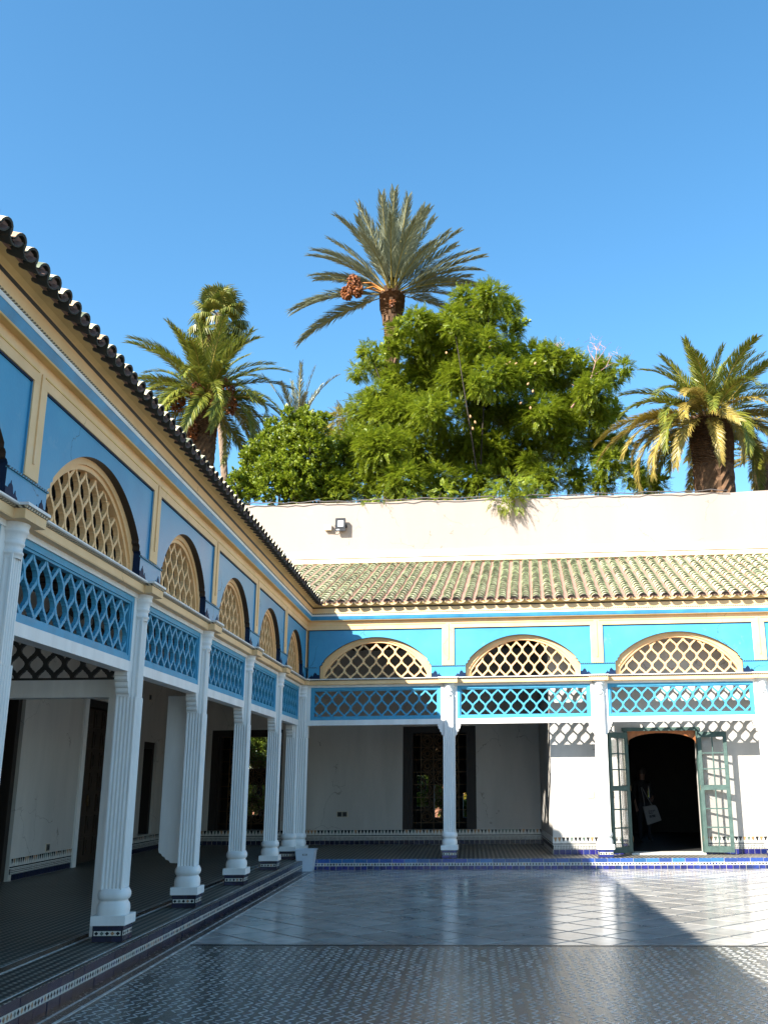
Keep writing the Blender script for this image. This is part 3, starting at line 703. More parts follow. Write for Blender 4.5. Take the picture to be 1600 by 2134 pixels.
def facade_trim(root, sg, posts, s_end, EVX, s_begin=0.0):
    """Bands that run the length of the wing, each a part."""
    def run(name, prof, mat, s0=s_begin, s1=s_end):
        m = MB(sg); m.prism_vz(prof, s0, s1, mat); m.build(name, root)
    run("white_band", [(-0.11, Z_FR1), (0.04, Z_FR1), (0.04, Z_YEL), (-0.11, Z_YEL)], 'white')
    run("cream_band", [(-0.11, Z_YEL), (0.115, Z_YEL), (0.12, Z_YEL + .01), (0.12, Z_SILL0), (-0.11, Z_SILL0)], 'cream')
    run("rope_moulding", [(-0.10, Z_SILL0), (0.128, Z_SILL0), (0.14, Z_SILL0 + .01), (0.128, Z_SILL0 + .021), (-0.10, Z_SILL0 + .021)], 'rope')
    run("sill", [(-0.16, Z_SILL0 + .021), (0.15, Z_SILL0 + .021), (0.16, Z_SILL0 + .028), (0.16, Z_SILL1), (-0.16, Z_SILL1)], 'white')
    run("cream_frieze", [(-.09, Z_PAN1), (FP + .025, Z_PAN1), (FP + .025, Z_CR1), (-.09, Z_CR1)], 'cream')
    run("ochre_lip", [(0.0, Z_CR1), (.150, Z_CR1), (.208, 4.709), (.214, 4.7185), (0, 4.7185)], 'ochre')
    run("blue_cove", [(0.0, 4.719), (.212, 4.719), (.222, 4.74), (.230, 4.77), (.236, 4.80), (0, 4.80)], 'sky_blue')
    run("white_fillet", [(0.0, 4.8005), (.241, 4.80), (.246, 4.834), (0, 4.832)], 'white')
    run("dark_rope", [(0.0, 4.8345), (.243, 4.8345), (.254, 4.845), (.248, 4.858), (0, 4.858)], 'rope')
    run("cream_cove", [(0.0, 4.8585), (.246, 4.8585), (.246, 4.90), (.248, 4.95), (.252, 4.960), (0, 4.960)], 'cream')
    run("black_fillet", [(0.0, 4.9605), (.258, 4.9605), (.266, 4.984), (0, 4.984)], 'black')
    run("ochre_soffit", [(0.0, 4.9845), (.258, 4.9845), (.268, 5.00), (.30, 5.022), (EVX - .03, 5.035), (EVX - .03, 5.055), (0, 5.12)], 'ochre')
    for i, p in enumerate(posts):
        m = MB(sg)
        m.box(p - 0.122, p + 0.122, -.09, FP + .024, Z_PAN0, Z_PAN1, 'cream'); m.box(p - 0.122, p + 0.122, -.09, FP, Z_SILL1, Z_PAN0, 'blue')
        st = m.build("pilaster_strip", root)
        m = MB(sg); m.box(p - 0.014, p + 0.014, FP + .024, FP + .036, Z_PAN0 + 0.12, 4.622, 'cream'); m.build("raised_bead", st)
        m = MB(sg); m.box(p - 0.36, p + 0.36, FP - .01, FP + 0.014, Z_ROPE - .006, Z_PAN0 - .001, 'rope_blue'); m.build("rope_string", root)
        m = MB(sg); m.box(p - 0.19, p + 0.19, 0.0, 0.205, Z_YEL + .001, Z_SILL0 - .001, 'cream'); m.box(p - 0.195, p + 0.195, 0.0, 0.215, Z_SILL0, Z_SILL0 + .021, 'rope'); m.box(p - 0.205, p + 0.205, 0.0, 0.23, Z_SILL0 + .022, Z_SILL1 + .003, 'white')
        m.build("impost_block", root)
        if i + 1 < len(posts):
            m = MB(sg); m.box(p + 0.06, posts[i + 1] - 0.06, FP + .025, FP + .033, 4.614, 4.626, 'ochre'); m.build("frieze_bead", root)

# ================================================================= roof tiles
ALPHA = math.atan2(1.86, 4.655)
def cover_mb(plug=False):
    m = MB(); n = 8; L = 0.32; T = 0.020; vs_ = []
    for y, r, dz in ((0, 0.085, 0.026), (L, 0.064, -0.010)):
        for rr in (r, r - T):
            for k in range(n + 1):
                t = PI * k / n; vs_.append((rr * math.cos(t), y, 0.90 * rr * math.sin(t) + dz))
    N = n + 1; top = [(k, k + 1, 2 * N + k + 1, 2 * N + k) for k in range(n)]; und = [(N + k + 1, N + k, 3 * N + k, 3 * N + k + 1) for k in range(n)]; rim = [(k + 1, k, N + k, N + k + 1) for k in range(n)]
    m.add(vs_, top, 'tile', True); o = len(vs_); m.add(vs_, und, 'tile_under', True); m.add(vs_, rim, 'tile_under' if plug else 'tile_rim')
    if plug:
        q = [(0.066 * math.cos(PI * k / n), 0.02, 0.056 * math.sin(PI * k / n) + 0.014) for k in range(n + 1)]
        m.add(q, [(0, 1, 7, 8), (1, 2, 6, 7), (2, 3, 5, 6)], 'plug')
    return m
def pan_mb(inner='pan', end='tile_end'):
    m = MB(); n = 8; L = 0.34; T = 0.014; vs_ = []
    for y, r, dz in ((0, 0.098, 0.036), (L, 0.088, 0.032)):
        for rr in (r - T, r):
            for k in range(n + 1):
                t = PI * k / n; vs_.append((rr * math.cos(t), y, -0.70 * rr * math.sin(t) + dz))
    N = n + 1
    m.add(vs_, [(k + 1, k, 2 * N + k, 2 * N + k + 1) for k in range(n)], inner, True)
    m.add(vs_, [(N + k, N + k + 1, 3 * N + k + 1, 3 * N + k) for k in range(n)], 'tile_under', True)
    m.add(vs_, [(k, k + 1, N + k + 1, N + k) for k in range(n)], end)
    return m
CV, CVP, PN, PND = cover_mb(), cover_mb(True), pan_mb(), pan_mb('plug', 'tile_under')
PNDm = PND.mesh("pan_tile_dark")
CVm, CVPm, PNm = CV.mesh("cover_tile"), CVP.mesh("cover_tile_eave"), PN.mesh("pan_tile")
def tiled_roof(root, sg, s0, s1, gap, vis, nrows_parts, EV, EZ, rows_far=22):
    ca, sa = math.cos(ALPHA), math.sin(ALPHA); expo = 0.226
    bed = MB(sg); bed.prism_vz([(EV - .06, EZ + 0.005), (EV - .06, EZ + 0.03), (-4.20, EZ - 0.01 + 4.6 * sa / ca), (-4.20, EZ - 0.12 + 4.6 * sa / ca)], max(s0, 0.2), s1, 'mortar')
    if s0 < 0.2: bed.add([(0.2, 0.2, EZ + .26 * sa / ca - .01), (0.2, -4.2, EZ + 4.66 * sa / ca - .01), (-4.2, -4.2, EZ + 4.66 * sa / ca - .01)], [(0, 1, 2)], 'mortar')
    roof = bed.build("tiled_roof", root)
    ncol = int((s1 - s0) / gap); cov, pan = [], []
    def mat(s_, t, j=0.0):
        return Matrix.Translation((sg * s_, EV - t * ca, EZ + t * sa)) @ Matrix.Rotation(PI, 4, 'Z') @ Matrix.Rotation(ALPHA, 4, 'X') @ Matrix.Rotation(j, 4, 'Z')
    for k in range(ncol):
        for kind in (0, 1):
            s_ = s0 + (k + 0.5 * kind) * gap
            ts = max(0.0, (EV - s_) / ca) if s_ < EV else 0.0
            r0 = int(math.ceil(ts / expo))
            wob = RNG.normal(0, 0.006)
            for r in range(r0, rows_far):
                t = r * expo + RNG.normal(0, 0.006) - (0.035 if kind else 0.0)
                (pan if kind else cov).append((r, s_, mat(s_ + wob + RNG.normal(0, 0.005), t, RNG.normal(0, 0.02))))
    def place(lst, me, me_eave, name, mb, rows):
        far = []
        for r, s_, mm in lst:
            if r < rows and vis[0] < s_ < vis[1]:
                o = link(name, me_eave if (r == 0 and me_eave) else me, roof); o.matrix_local = mm
            else: far.append(mm)
        link(name + "_field", replicate(name + "_field", mb, far, True), roof, kind="stuff")
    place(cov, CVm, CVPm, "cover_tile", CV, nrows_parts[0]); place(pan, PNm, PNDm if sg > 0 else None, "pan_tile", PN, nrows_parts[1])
    return roof

# ================================================================= the two wings
left = empty("arcade_wing", (0, 0, 0), -PI / 2)
tag(left, "shaded arcade wing whose blue panels and fluted columns recede towards the corner", "arcade", "arcade wings round the court")
far = empty("arcade_wing", (0, 0, 0), PI + TH)
tag(far, "mostly sunlit arcade wing with turquoise panels, green doors and wide tiled roof", "arcade", "arcade wings round the court")

LP = [0.0, 2.545, 5.107, 7.772, 10.40, 13.46, 16.5, 19.5, 22.5]
BP = [0.0, 3.094, 6.142, 9.40, 12.6, 15.8]
for i, p in enumerate(LP):
    column(left, 1, 0.13 if i == 0 else p, -0.10 if i == 0 else 0.0, left=i > 0)
for i, p in enumerate(BP): column(far, -1, 0.06 if i == 0 else p, 0.0, left=i > 0)
for i in range(len(LP) - 1): bay(left, 1, LP[i] + (0.10 if i == 0 else 0), LP[i + 1])
for i in range(len(BP) - 1): bay(far, -1, BP[i] + (0.06 if i == 0 else 0), BP[i + 1])
facade_trim(left, 1, LP, 23.5, 0.46)
facade_trim(far, -1, BP, 16.6, 0.345)
tiled_roof(left, 1, -4.3, 24.2, 0.2005, (-0.2, 15.2), (1, 1), 0.46, 5.012)
tiled_roof(far, -1, -4.1, 16.8, 0.238, (-0.1, 11.2), (6, 1), 0.345, 5.036)
riser(left, 1, 0.27, 23.5, 0.245, 0.245, (0.2, 13.6), 'shaded_tile', 'shaded_tile')
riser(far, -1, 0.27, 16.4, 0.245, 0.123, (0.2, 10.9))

# ---- rear walls, skirting
def skirting(parent, mbmap, s0, s1, tile='shaded_tile'):  # default tile carries painted shade, cobalt is the lit colour
    """Tiled dado: blue squares, a dotted band, a dark line and a row of stepped triangles."""
    m = MB()
    def bx(a0, a1, z0, z1, d, mat):
        q = [mbmap(a0, 0, z0), mbmap(a1, 0, z0), mbmap(a1, d, z0), mbmap(a0, d, z0), mbmap(a0, 0, z1), mbmap(a1, 0, z1), mbmap(a1, d, z1), mbmap(a0, d, z1)]
        m.add(q, [(0, 3, 2, 1), (4, 5, 6, 7), (0, 1, 5, 4), (1, 2, 6, 5), (2, 3, 7, 6), (3, 0, 4, 7)], mat)
    bx(s0, s1, 0.0, 0.098, 0.008, 'grout'); bx(s0, s1, 0.098, 0.182, 0.010, 'black_tile'); bx(s0, s1, 0.182, 0.196, 0.012, 'white_tile'); bx(s0, s1, 0.196, 0.216, 0.013, 'black_tile'); bx(s0, s1, 0.216, 0.336, 0.011, 'white_tile')
    x = s0
    while x + 0.118 < s1: bx(x + 0.004, x + 0.116, 0.004, 0.094, 0.014, tile); x += 0.12
    x = s0 + 0.01; i = 0
    while x + 0.04 < s1:
        for z in (0.104, 0.131, 0.158):
            q = [mbmap(x, 0.0112, z), mbmap(x + 0.022, 0.0112, z), mbmap(x + 0.022, 0.0112, z + 0.019), mbmap(x, 0.0112, z + 0.019)]; m.add(q, [(0, 1, 2, 3)], 'white_tile')
        x += 0.031
    x = s0 + 0.045
    while x + 0.045 < s1:
        mat = ('black_tile', 'black_tile', 'tan_tile', 'green_tile')[int(RNG.integers(0, 4))]
        poly = [(-.036, .334), (.036, .334), (.030, .31), (.022, .30), (.016, .27), (.006, .262), (0, .225), (-.006, .262), (-.016, .27), (-.022, .30), (-.030, .31)]
        q = [mbmap(x + a, 0.0135, z) for a, z in poly]; m.add(q, [tuple(range(len(q)))], mat)
        x += 0.082
    m.build("skirting", parent, kind="stuff")

# left gallery rear wall: local (s, v) with s = -y, face at v = -3.75
WL = -3.75
w = MB()
cuts = [(-2.77, -1.84, 0.36, 2.37), (-0.34, 1.66, 0.0, 3.05), (4.36, 6.3, 0.0, 3.05), (9.5, 11.3, 0.0, 3.05), (14.5, 16.3, 0, 3.05)]
x = -4.7
for s0, s1, z0, z1 in cuts:
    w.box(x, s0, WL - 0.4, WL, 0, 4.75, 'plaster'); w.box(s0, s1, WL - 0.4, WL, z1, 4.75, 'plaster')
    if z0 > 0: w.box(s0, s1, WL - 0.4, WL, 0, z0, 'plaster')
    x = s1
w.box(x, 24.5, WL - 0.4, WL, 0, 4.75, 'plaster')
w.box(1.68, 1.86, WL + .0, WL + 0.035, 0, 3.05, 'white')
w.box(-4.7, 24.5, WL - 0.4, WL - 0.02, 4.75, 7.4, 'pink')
lw = w.build("rear_wall", left)
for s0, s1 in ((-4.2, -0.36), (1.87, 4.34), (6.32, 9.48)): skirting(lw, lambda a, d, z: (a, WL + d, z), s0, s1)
for s0, s1, z0, z1 in cuts:
    m = MB(); m.box(s0, s1, WL - 0.30, WL - 0.26, z0, z1, 'wood'); d = m.build("wooden_door", left)
    m = MB(); fw = 0.14
    m.box(s0, s0 + fw, WL - 0.26, WL - 0.06, z0, z1, 'wood_deep'); m.box(s1 - fw, s1, WL - 0.26, WL - 0.06, z0, z1, 'wood_deep'); m.box(s0 + fw, s1 - fw, WL - 0.26, WL - 0.06, z1 - fw, z1, 'wood_deep'); m.build("door_frame", d)
    if z0 == 0:
        nx, nz = 4, 7; cw = (s1 - s0 - 2 * fw) / nx; ch = (z1 - fw - 0.1) / nz
        pm = MB(); pm.box(-cw / 2 + .035, cw / 2 - .035, 0, 0.03, -ch / 2 + .035, ch / 2 - .035, 'wood'); pm.box(-cw / 2 + .09, cw / 2 - .09, 0.03, 0.045, -ch / 2 + .09, ch / 2 - .09, 'wood'); pme = pm.mesh("door_panel")
        for i in range(nx):
            for j in range(nz): link("door_panel", pme, d, (s0 + fw + (i + .5) * cw, WL - 0.26, 0.1 + (j + .5) * ch))
        m = MB(); m.tube([(s0 + (s1 - s0) * .55, WL - .2, 1.25), (s0 + (s1 - s0) * .55, WL - .19, 1.05)], 0.02, 'iron', 8); m.box(s0 + (s1 - s0) * .53, s0 + (s1 - s0) * .57, WL - .255, WL - .19, 1.12, 1.18, 'iron'); m.build("handle", d)
    else:
        m = MB(); c = (s0 + s1) / 2; m.box(c - .02, c + .02, WL - .26, WL - .23, z0, z1 - fw, 'wood_deep'); m.build("door_rail", d)

# wooden ceilings of both galleries
m = MB(); y = -4.1
while y < 24.3: m.box(y, y + 0.21, WL, -0.10, 4.60 - 0.02 * ((int(y * 4.6) % 2)), 4.63, 'ceil_wood'); y += 0.222
m.build("ceiling", left, kind="stuff")
m = MB(-1); x = 0.1
while x < 16.2: m.box(x, x + 0.24, -4.2, -0.10, 4.645 - 0.015 * (int(x * 4) % 2), 4.67, 'ceil_wood'); x += 0.252
m.build("ceiling", far, kind="stuff")
m = MB(); m.box(-4.8, 24.5, -8.0, 0.0, 4.69, 4.74, 'dark_wall'); m.box(-9, 24.5, -8.0, -7.8, 0, 4.7, 'dark_wall'); m.build("roof_deck", left)

# transverse beam and fretwork across the left gallery
m = MB(); m.box(10.02, 10.20, WL + .002, -0.125, 2.352, 2.535, 'white'); m.box(10.02, 10.19, -0.30, -0.125, 0.0, 2.351, 'white'); cross = m.build("cross_beam", left)
def cross_lattice(parent, s_, v0, v1, z0, z1, mat):
    # bars in the (v, z) plane: build in (x, z) then turn a quarter
    holder = MB(); holder.box(v0, v1, -0.03, 0.03, z0 - 0.001, z0 + 0.03, mat)
    h = holder.build("cross_screen", parent, (s_, 0, 0), (0, 0, PI / 2))
    fret_bars(h, 1, v0, v1, z0 + .03, z1, lambda x, z: v0 <= x <= v1 and z0 + .02 <= z <= z1, 0.021, -0.02, 0.02, mat, 0.10, 0.15, 0)
    return h
hl = cross_lattice(left, 10.1, WL + .01, -0.14, 2.536, 3.34, 'black')  # backlit silhouette of the fretwork put into its colour as black
# white board hung on the fourth column, its foot cut in scallops
m = MB(); sc = [(-0.44, 2.57), (-0.44, 0.66), (-0.43, 0.62), (-0.40, 0.61), (-0.385, 0.58), (-0.355, 0.57), (-0.34, 0.54), (-0.30, 0.53), (-0.28, 0.50), (-0.12, 0.49), (-0.12, 2.57)]
m.prism_vz(sc, 7.56, 7.62, 'white'); m.build("hanging_board", left)

# far gallery rear wall with two grilles
VB = -4.2
GR = [(-3.175, -1.385, 0.215, 2.72), (1.60, 3.385, 0.205, 2.755)]
m = MB(-1); x = -4.4
for s0, s1, z0, z1 in GR:
    m.box(x, s0, VB - 0.45, VB, 0, 4.75, 'plaster'); m.box(s0, s1, VB - 0.45, VB, z1, 4.75, 'plaster'); m.box(s0, s1, VB - 0.45, VB, 0, z0, 'plaster'); x = s1
m.box(x, 5.06, VB - 0.45, VB, 0, 4.75, 'plaster')
rw = m.build("rear_wall", far)
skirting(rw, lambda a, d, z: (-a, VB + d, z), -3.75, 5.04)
m0 = None
def rosette_mesh():
    m = MB()
    for r, q in ((0.128, 0.007), (0.055, 0.006)):
        m.tube([(r * math.cos(t * PI / 8), 0, r * math.sin(t * PI / 8)) for t in range(17)], q, 'iron', 4, False)
    for k in range(8):
        t = k * PI / 4; u = PI / 8
        m.tube([(0.055 * math.cos(t), 0, 0.055 * math.sin(t)), (0.098 * math.cos(t + u * .8), 0, 0.098 * math.sin(t + u * .8)), (0.128 * math.cos(t), 0, 0.128 * math.sin(t))], 0.005, 'iron', 4, False)
        m.tube([(0.055 * math.cos(t), 0, 0.055 * math.sin(t)), (0.098 * math.cos(t - u * .8), 0, 0.098 * math.sin(t - u * .8)), (0.128 * math.cos(t), 0, 0.128 * math.sin(t))], 0.005, 'iron', 4, False)
    return m.mesh("rosette")
ROS = rosette_mesh()
for s0, s1, z0, z1 in GR:
    m = MB(-1); bwid = 0.16
    m.box(s0, s0 + bwid, VB - 0.2, VB - 0.03, z0, z1, 'wood_deep'); m.box(s1 - bwid, s1, VB - 0.2, VB - 0.03, z0, z1, 'wood_deep'); m.box(s0 + bwid, s1 - bwid, VB - 0.2, VB - 0.03, z1 - bwid, z1, 'wood_deep'); m.box(s0 + bwid, s1 - bwid, VB - 0.2, VB - 0.03, z0, z0 + 0.14, 'wood_deep')
    b2_ = 0.24
    m.box(s0 + bwid, s0 + b2_, VB - 0.22, VB - 0.06, z0 + .14, z1 - bwid, 'wood_deep'); m.box(s1 - b2_, s1 - bwid, VB - 0.22, VB - 0.06, z0 + .14, z1 - bwid, 'wood_deep')
    gr = m.build("window_grille", far)
    x0, x1, y0, y1 = s0 + b2_, s1 - b2_, z0 + 0.14, z1 - bwid
    cx_ = (s0 + s1) / 2
    xs = [cx_ + 0.305 * k for k in (-1.5, -0.5, 0.5, 1.5)]; ys = [0.487 + 0.295 * k for k in range(8) if y0 < 0.487 + 0.295 * k < y1]
    for xx in xs: q = MB(-1); q.box(xx - .007, xx + .007, VB - .15, VB - .135, y0, y1, 'iron'); q.build("iron_bar", gr)
    for yy in ys: q = MB(-1); q.box(x0, x1, VB - .149, VB - .134, yy - .007, yy + .007, 'iron'); q.build("iron_bar", gr)
    for a_ in (-2, -1, 0, 1, 2):
        for b_ in range(len(ys) + 1):
            yy = 0.487 + 0.295 * (b_ - .5); xx = cx_ + 0.305 * a_
            if y0 + .13 < yy < y1 - .12 and x0 + .12 < xx < x1 - .12: link("rosette", ROS, gr, (-xx, VB - .142, yy))

# the projecting room: front wall with the open door
VJ, SJ, SB = -0.68, 5.14, 4.89
DOOR = (6.70, 8.16, 0.035, 2.42)
m = MB(-1)
m.box(SJ, DOOR[0], VJ - 0.42, VJ, 0, 4.72, 'plaster'); m.box(DOOR[1], 16.2, VJ - 0.42, VJ, 0, 4.72, 'plaster'); m.box(DOOR[0], DOOR[1], VJ - 0.42, VJ, DOOR[3], 4.72, 'plaster'); m.box(DOOR[0], DOOR[1], VJ - 0.42, VJ + .12, 0.0, 0.03, 'white_tile')
m.prism_xy([(-SJ * 0 + SJ, VJ - .42), (SJ + .3, VJ - .42), (SJ + .3, VB - .45), (SB, VB - .45)], 0, 4.72, 'plaster')
jw = m.build("front_room_wall", far)
skirting(jw, lambda a, d, z: (-a, VJ + d, z), SJ, DOOR[0] - .01, 'cobalt'); skirting(jw, lambda a, d, z: (-a, VJ + d, z), DOOR[1] + .01, 11.5, 'cobalt')
kx = (SJ - SB) / (VJ - .42 - VB + .45); skirting(jw, lambda a, d, z: (-(SJ + kx * min(0, a - VJ + .42)) + d, a, z), VB + .02, VJ)
# door frame, arched head, two glazed leaves
m = MB(-1); m.box(DOOR[0] - .08, DOOR[1] + .04, VJ, VJ + .035, 2.42, 2.49, 'green_wood'); m.box(DOOR[0] - .045, DOOR[0] + .03, VJ - .1, VJ + .03, .035, 2.42, 'green_wood'); m.box(DOOR[1] - .03, DOOR[1] + .045, VJ - .1, VJ + .03, .035, 2.42, 'green_wood'); m.build("door_frame", far)
m = MB(-1); d0, d1 = DOOR[0] + .03, DOOR[1] - .03; c = (d0 + d1) / 2; h = (d1 - d0) / 2
arc = [(c + h * math.cos(PI * k / 20), 2.155 + 0.225 * math.sin(PI * k / 20) ** 0.9) for k in range(21)]
vs_ = []
for x, z in arc: vs_ += [(x, VJ - .05, z), (x, VJ - .05, 2.42), (x, VJ - .08, z), (x, VJ - .08, 2.42)]
fs = []
for k in range(20): a_ = 4 * k; fs += [(a_, a_ + 1, a_ + 5, a_ + 4), (a_ + 2, a_ + 6, a_ + 7, a_ + 3), (a_, a_ + 4, a_ + 6, a_ + 2)]
m.add(vs_, fs, 'rust_wood'); m.build("arched_head", far)
def door_leaf(hinge, tip, label):
    W = math.hypot(tip[0] - hinge[0], tip[1] - hinge[1]); a_ = math.atan2(tip[1] - hinge[1], -(tip[0] - hinge[0])); z0, z1 = 0.045, 2.385; st = 0.075
    m = MB(); T = 0.022
    m.box(0, st, -T, T, z0, z1, 'green_wood'); m.box(W - st, W, -T, T, z0, z1, 'green_wood')
    for za, zb in ((z0, z0 + .115), (z1 - .11, z1), (1.235, 1.335)): m.box(st, W - st, -T, T, za, zb, 'green_wood')
    rows = [(z0 + .115, 1.235, 3), (1.335, z1 - .11, 3)]
    panes = []
    for za, zb, n in rows:
        for k in range(1, n): zz = za + (zb - za) * k / n; m.box(st, W - st, -.014, .014, zz - .013, zz + .013, 'green_wood')
        m.box(W / 2 - .013, W / 2 + .013, -.0145, .0145, za, zb, 'green_wood')
        for k in range(n):
            for s_ in (0, 1): panes.append((st if s_ == 0 else W / 2, W / 2 if s_ == 0 else W - st, za + (zb - za) * k / n, za + (zb - za) * (k + 1) / n))
    lf = m.build("door_leaf", far, (-hinge[0], hinge[1], 0), (0, 0, a_)); lf["label"] = label
    for x0, x1, za, zb in panes: q = MB(); q.box(x0 + .013, x1 - .013, -.003, .003, za + .013, zb - .013, 'glass'); q.build("glass_pane", lf)
    q = MB(); q.tube([(W - .04, T, 1.22), (W - .04, T + .04, 1.22), (W - .04, T + .04, 1.10), (W - .04, T, 1.10)], .008, 'iron', 6); q.build("handle", lf)
    for zz in (0.3, 1.28, 2.2): q = MB(); q.tube([(-.004, .03, zz - .05), (-.004, .03, zz + .05)], .012, 'iron', 6); q.build("hinge", lf)
door_leaf((6.715, -0.60), (6.30, -0.27), "green glazed door leaf standing in shade next to the column")
door_leaf((8.145, -0.60), (8.70, -0.42), "green glazed door leaf dappled with lattice shadow")

# dark rooms behind: passage and the rooms at the grilles
def at_s(px, py, v):
    d = (px - 800 - PPX) / F_PX * _r - (py - 1067) / F_PX * _u + _f
    P = Vector(CAM) + d * ((-v - Vector(CAM).dot(EY)) / d.dot(EY))
    return P.dot(EX), P.z
VR = -8.6
m = MB(-1)
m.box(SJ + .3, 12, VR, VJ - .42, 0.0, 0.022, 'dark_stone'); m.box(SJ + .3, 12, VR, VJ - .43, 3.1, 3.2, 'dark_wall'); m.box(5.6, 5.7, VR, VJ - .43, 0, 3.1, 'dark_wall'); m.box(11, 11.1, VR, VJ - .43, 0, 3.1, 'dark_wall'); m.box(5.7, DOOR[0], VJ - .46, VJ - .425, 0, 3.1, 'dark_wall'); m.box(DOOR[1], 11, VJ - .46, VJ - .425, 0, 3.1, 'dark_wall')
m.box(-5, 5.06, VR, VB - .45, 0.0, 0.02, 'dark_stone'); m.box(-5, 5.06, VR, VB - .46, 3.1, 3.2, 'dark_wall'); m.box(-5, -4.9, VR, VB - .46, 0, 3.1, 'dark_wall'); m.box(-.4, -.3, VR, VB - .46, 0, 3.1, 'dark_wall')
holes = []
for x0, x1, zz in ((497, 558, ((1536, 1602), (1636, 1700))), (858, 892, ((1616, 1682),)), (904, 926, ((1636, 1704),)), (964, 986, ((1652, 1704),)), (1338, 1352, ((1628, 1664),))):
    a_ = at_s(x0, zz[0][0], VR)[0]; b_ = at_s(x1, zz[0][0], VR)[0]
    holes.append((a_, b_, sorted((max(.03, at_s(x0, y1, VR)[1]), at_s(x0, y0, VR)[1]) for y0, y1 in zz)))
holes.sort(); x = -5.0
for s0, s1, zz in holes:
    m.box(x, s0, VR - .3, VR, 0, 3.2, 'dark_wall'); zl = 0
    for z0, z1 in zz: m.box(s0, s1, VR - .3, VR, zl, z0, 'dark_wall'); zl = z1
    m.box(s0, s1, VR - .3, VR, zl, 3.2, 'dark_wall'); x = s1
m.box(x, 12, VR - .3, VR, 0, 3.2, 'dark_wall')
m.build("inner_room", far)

# ================================================================= pink wall over the roof
gw = empty("garden_wall", tuple(bw(0, VB - .02)), PI + TH)
tag(gw, "tall pale pink plaster wall rising behind the tiled roof below the trees", "wall")
m = MB(-1); top = [8.50, 8.53, 8.50, 8.54, 8.52, 8.55, 8.53, 8.55]
N = 42; vs_ = []; s0, s1 = -8.0, 18.0
for k in range(N + 1):
    s_ = s0 + (s1 - s0) * k / N; z = 8.525 + 0.018 * math.sin(k * 1.7) + 0.01 * math.sin(k * 4.1)
    vs_ += [(s_, 0, 4.76), (s_, 0.0, z), (s_, -0.42, z - .01), (s_, -0.42, 3.3)]
fs = []
for k in range(N): a_ = 4 * k; fs += [(a_, a_ + 4, a_ + 5, a_ + 1), (a_ + 1, a_ + 5, a_ + 6, a_ + 2), (a_ + 2, a_ + 6, a_ + 7, a_ + 3)]
m.add(vs_, fs, 'pink'); m.build("plaster_face", gw)
m = MB(-1); m.prism_vz([(0, 7.085), (0.05, 7.085), (0.05, 7.16), (0.0, 7.21)], s0, s1, 'pale_blue'); m.build("blue_ledge", gw)
m = MB(-1); m.prism_vz([(0, 7.03), (0.10, 7.02), (0.07, 7.075), (0, 7.082)], s0, s1, 'white'); m.build("white_band", gw)
m = MB(-1); m.prism_vz([(0, 6.985), (0.12, 6.975), (0.12, 7.005), (0, 7.02)], s0, s1, 'red_line'); m.build("brick_line", gw)
m = MB(-1); m.prism_vz([(0, 6.80), (0.20, 6.86), (0.17, 6.97), (0, 6.98)], s0, s1, 'box_cream'); m.build("mortar_fillet", gw)

# cable along the wall top
m = MB(); pts = []
for k in range(61):
    s_ = -2.6 + 12.5 * k / 60; z = 8.556 + 0.014 * math.sin(k * .9) + 0.015 * math.sin(k * 2.3) - .02 * (k % 7 == 0)
    pts.append(tuple(bw(s_, VB + .06, z)))
m.tube(pts, 0.014, 'cable', 5); tag(m.build("cable"), "thin grey cable lying along the top edge of the pink wall", "cable")

# floodlight and junction box
fl = empty("floodlight", tuple(bw(-0.05, VB, 7.9)), PI + TH); tag(fl, "small black square floodlight fixed to the pink wall", "floodlight")
m = MB(-1); m.box(-.125, .125, .06, .13, -.10, .17, 'plastic_black'); m.box(-.135, .135, .09, .145, -.17, -.10, 'plastic_black'); m.box(-.125, .125, .128, .150, .145, .17, 'plastic_black'); m.box(-.13, -.082, .128, .152, -.10, .145, 'plastic_black'); m.box(.082, .13, .128, .152, -.10, .145, 'plastic_black'); m.box(-.082, .082, .128, .151, .115, .145, 'plastic_black'); m.box(-.082, .082, .128, .151, -.10, -.055, 'plastic_black'); h_ = m.build("housing", fl)
m = MB(-1); m.box(-.10, .10, .1301, .136, -.098, .145, 'lamp_glass'); m.box(-.045, .045, .136, .142, -.02, .05, 'box_cream'); m.build("lens", fl)
m = MB(-1); m.box(-.15, -.135, .0, .10, -.06, .0, 'plastic_black'); m.box(.135, .15, .0, .10, -.06, .0, 'plastic_black'); m.box(-.15, .15, .0, .012, -.06, .0, 'plastic_black'); m.build("bracket", fl)
m = MB(-1); m.box(-.10, -.02, .145, .148, -.15, -.125, 'plastic_white'); m.build("rating_label", fl)
jb = empty("junction_box", tuple(bw(-0.39, VB, 7.86)), PI + TH); tag(jb, "cream junction box on the pink wall next to the floodlight", "junction box")
m = MB(-1); m.box(-.09, .09, 0, .07, -.08, .06, 'box_cream'); m.build("casing", jb)
m = MB(-1); m.box(-.095, .095, .07, .082, -.085, .065, 'box_cream'); m.build("lid", jb)
m = MB(-1); m.tube([(.0, .03, -.08), (.02, .03, -.12), (.2, .03, -.14), (.33, .04, -.05)], .008, 'cable', 5); m.build("wire", jb)

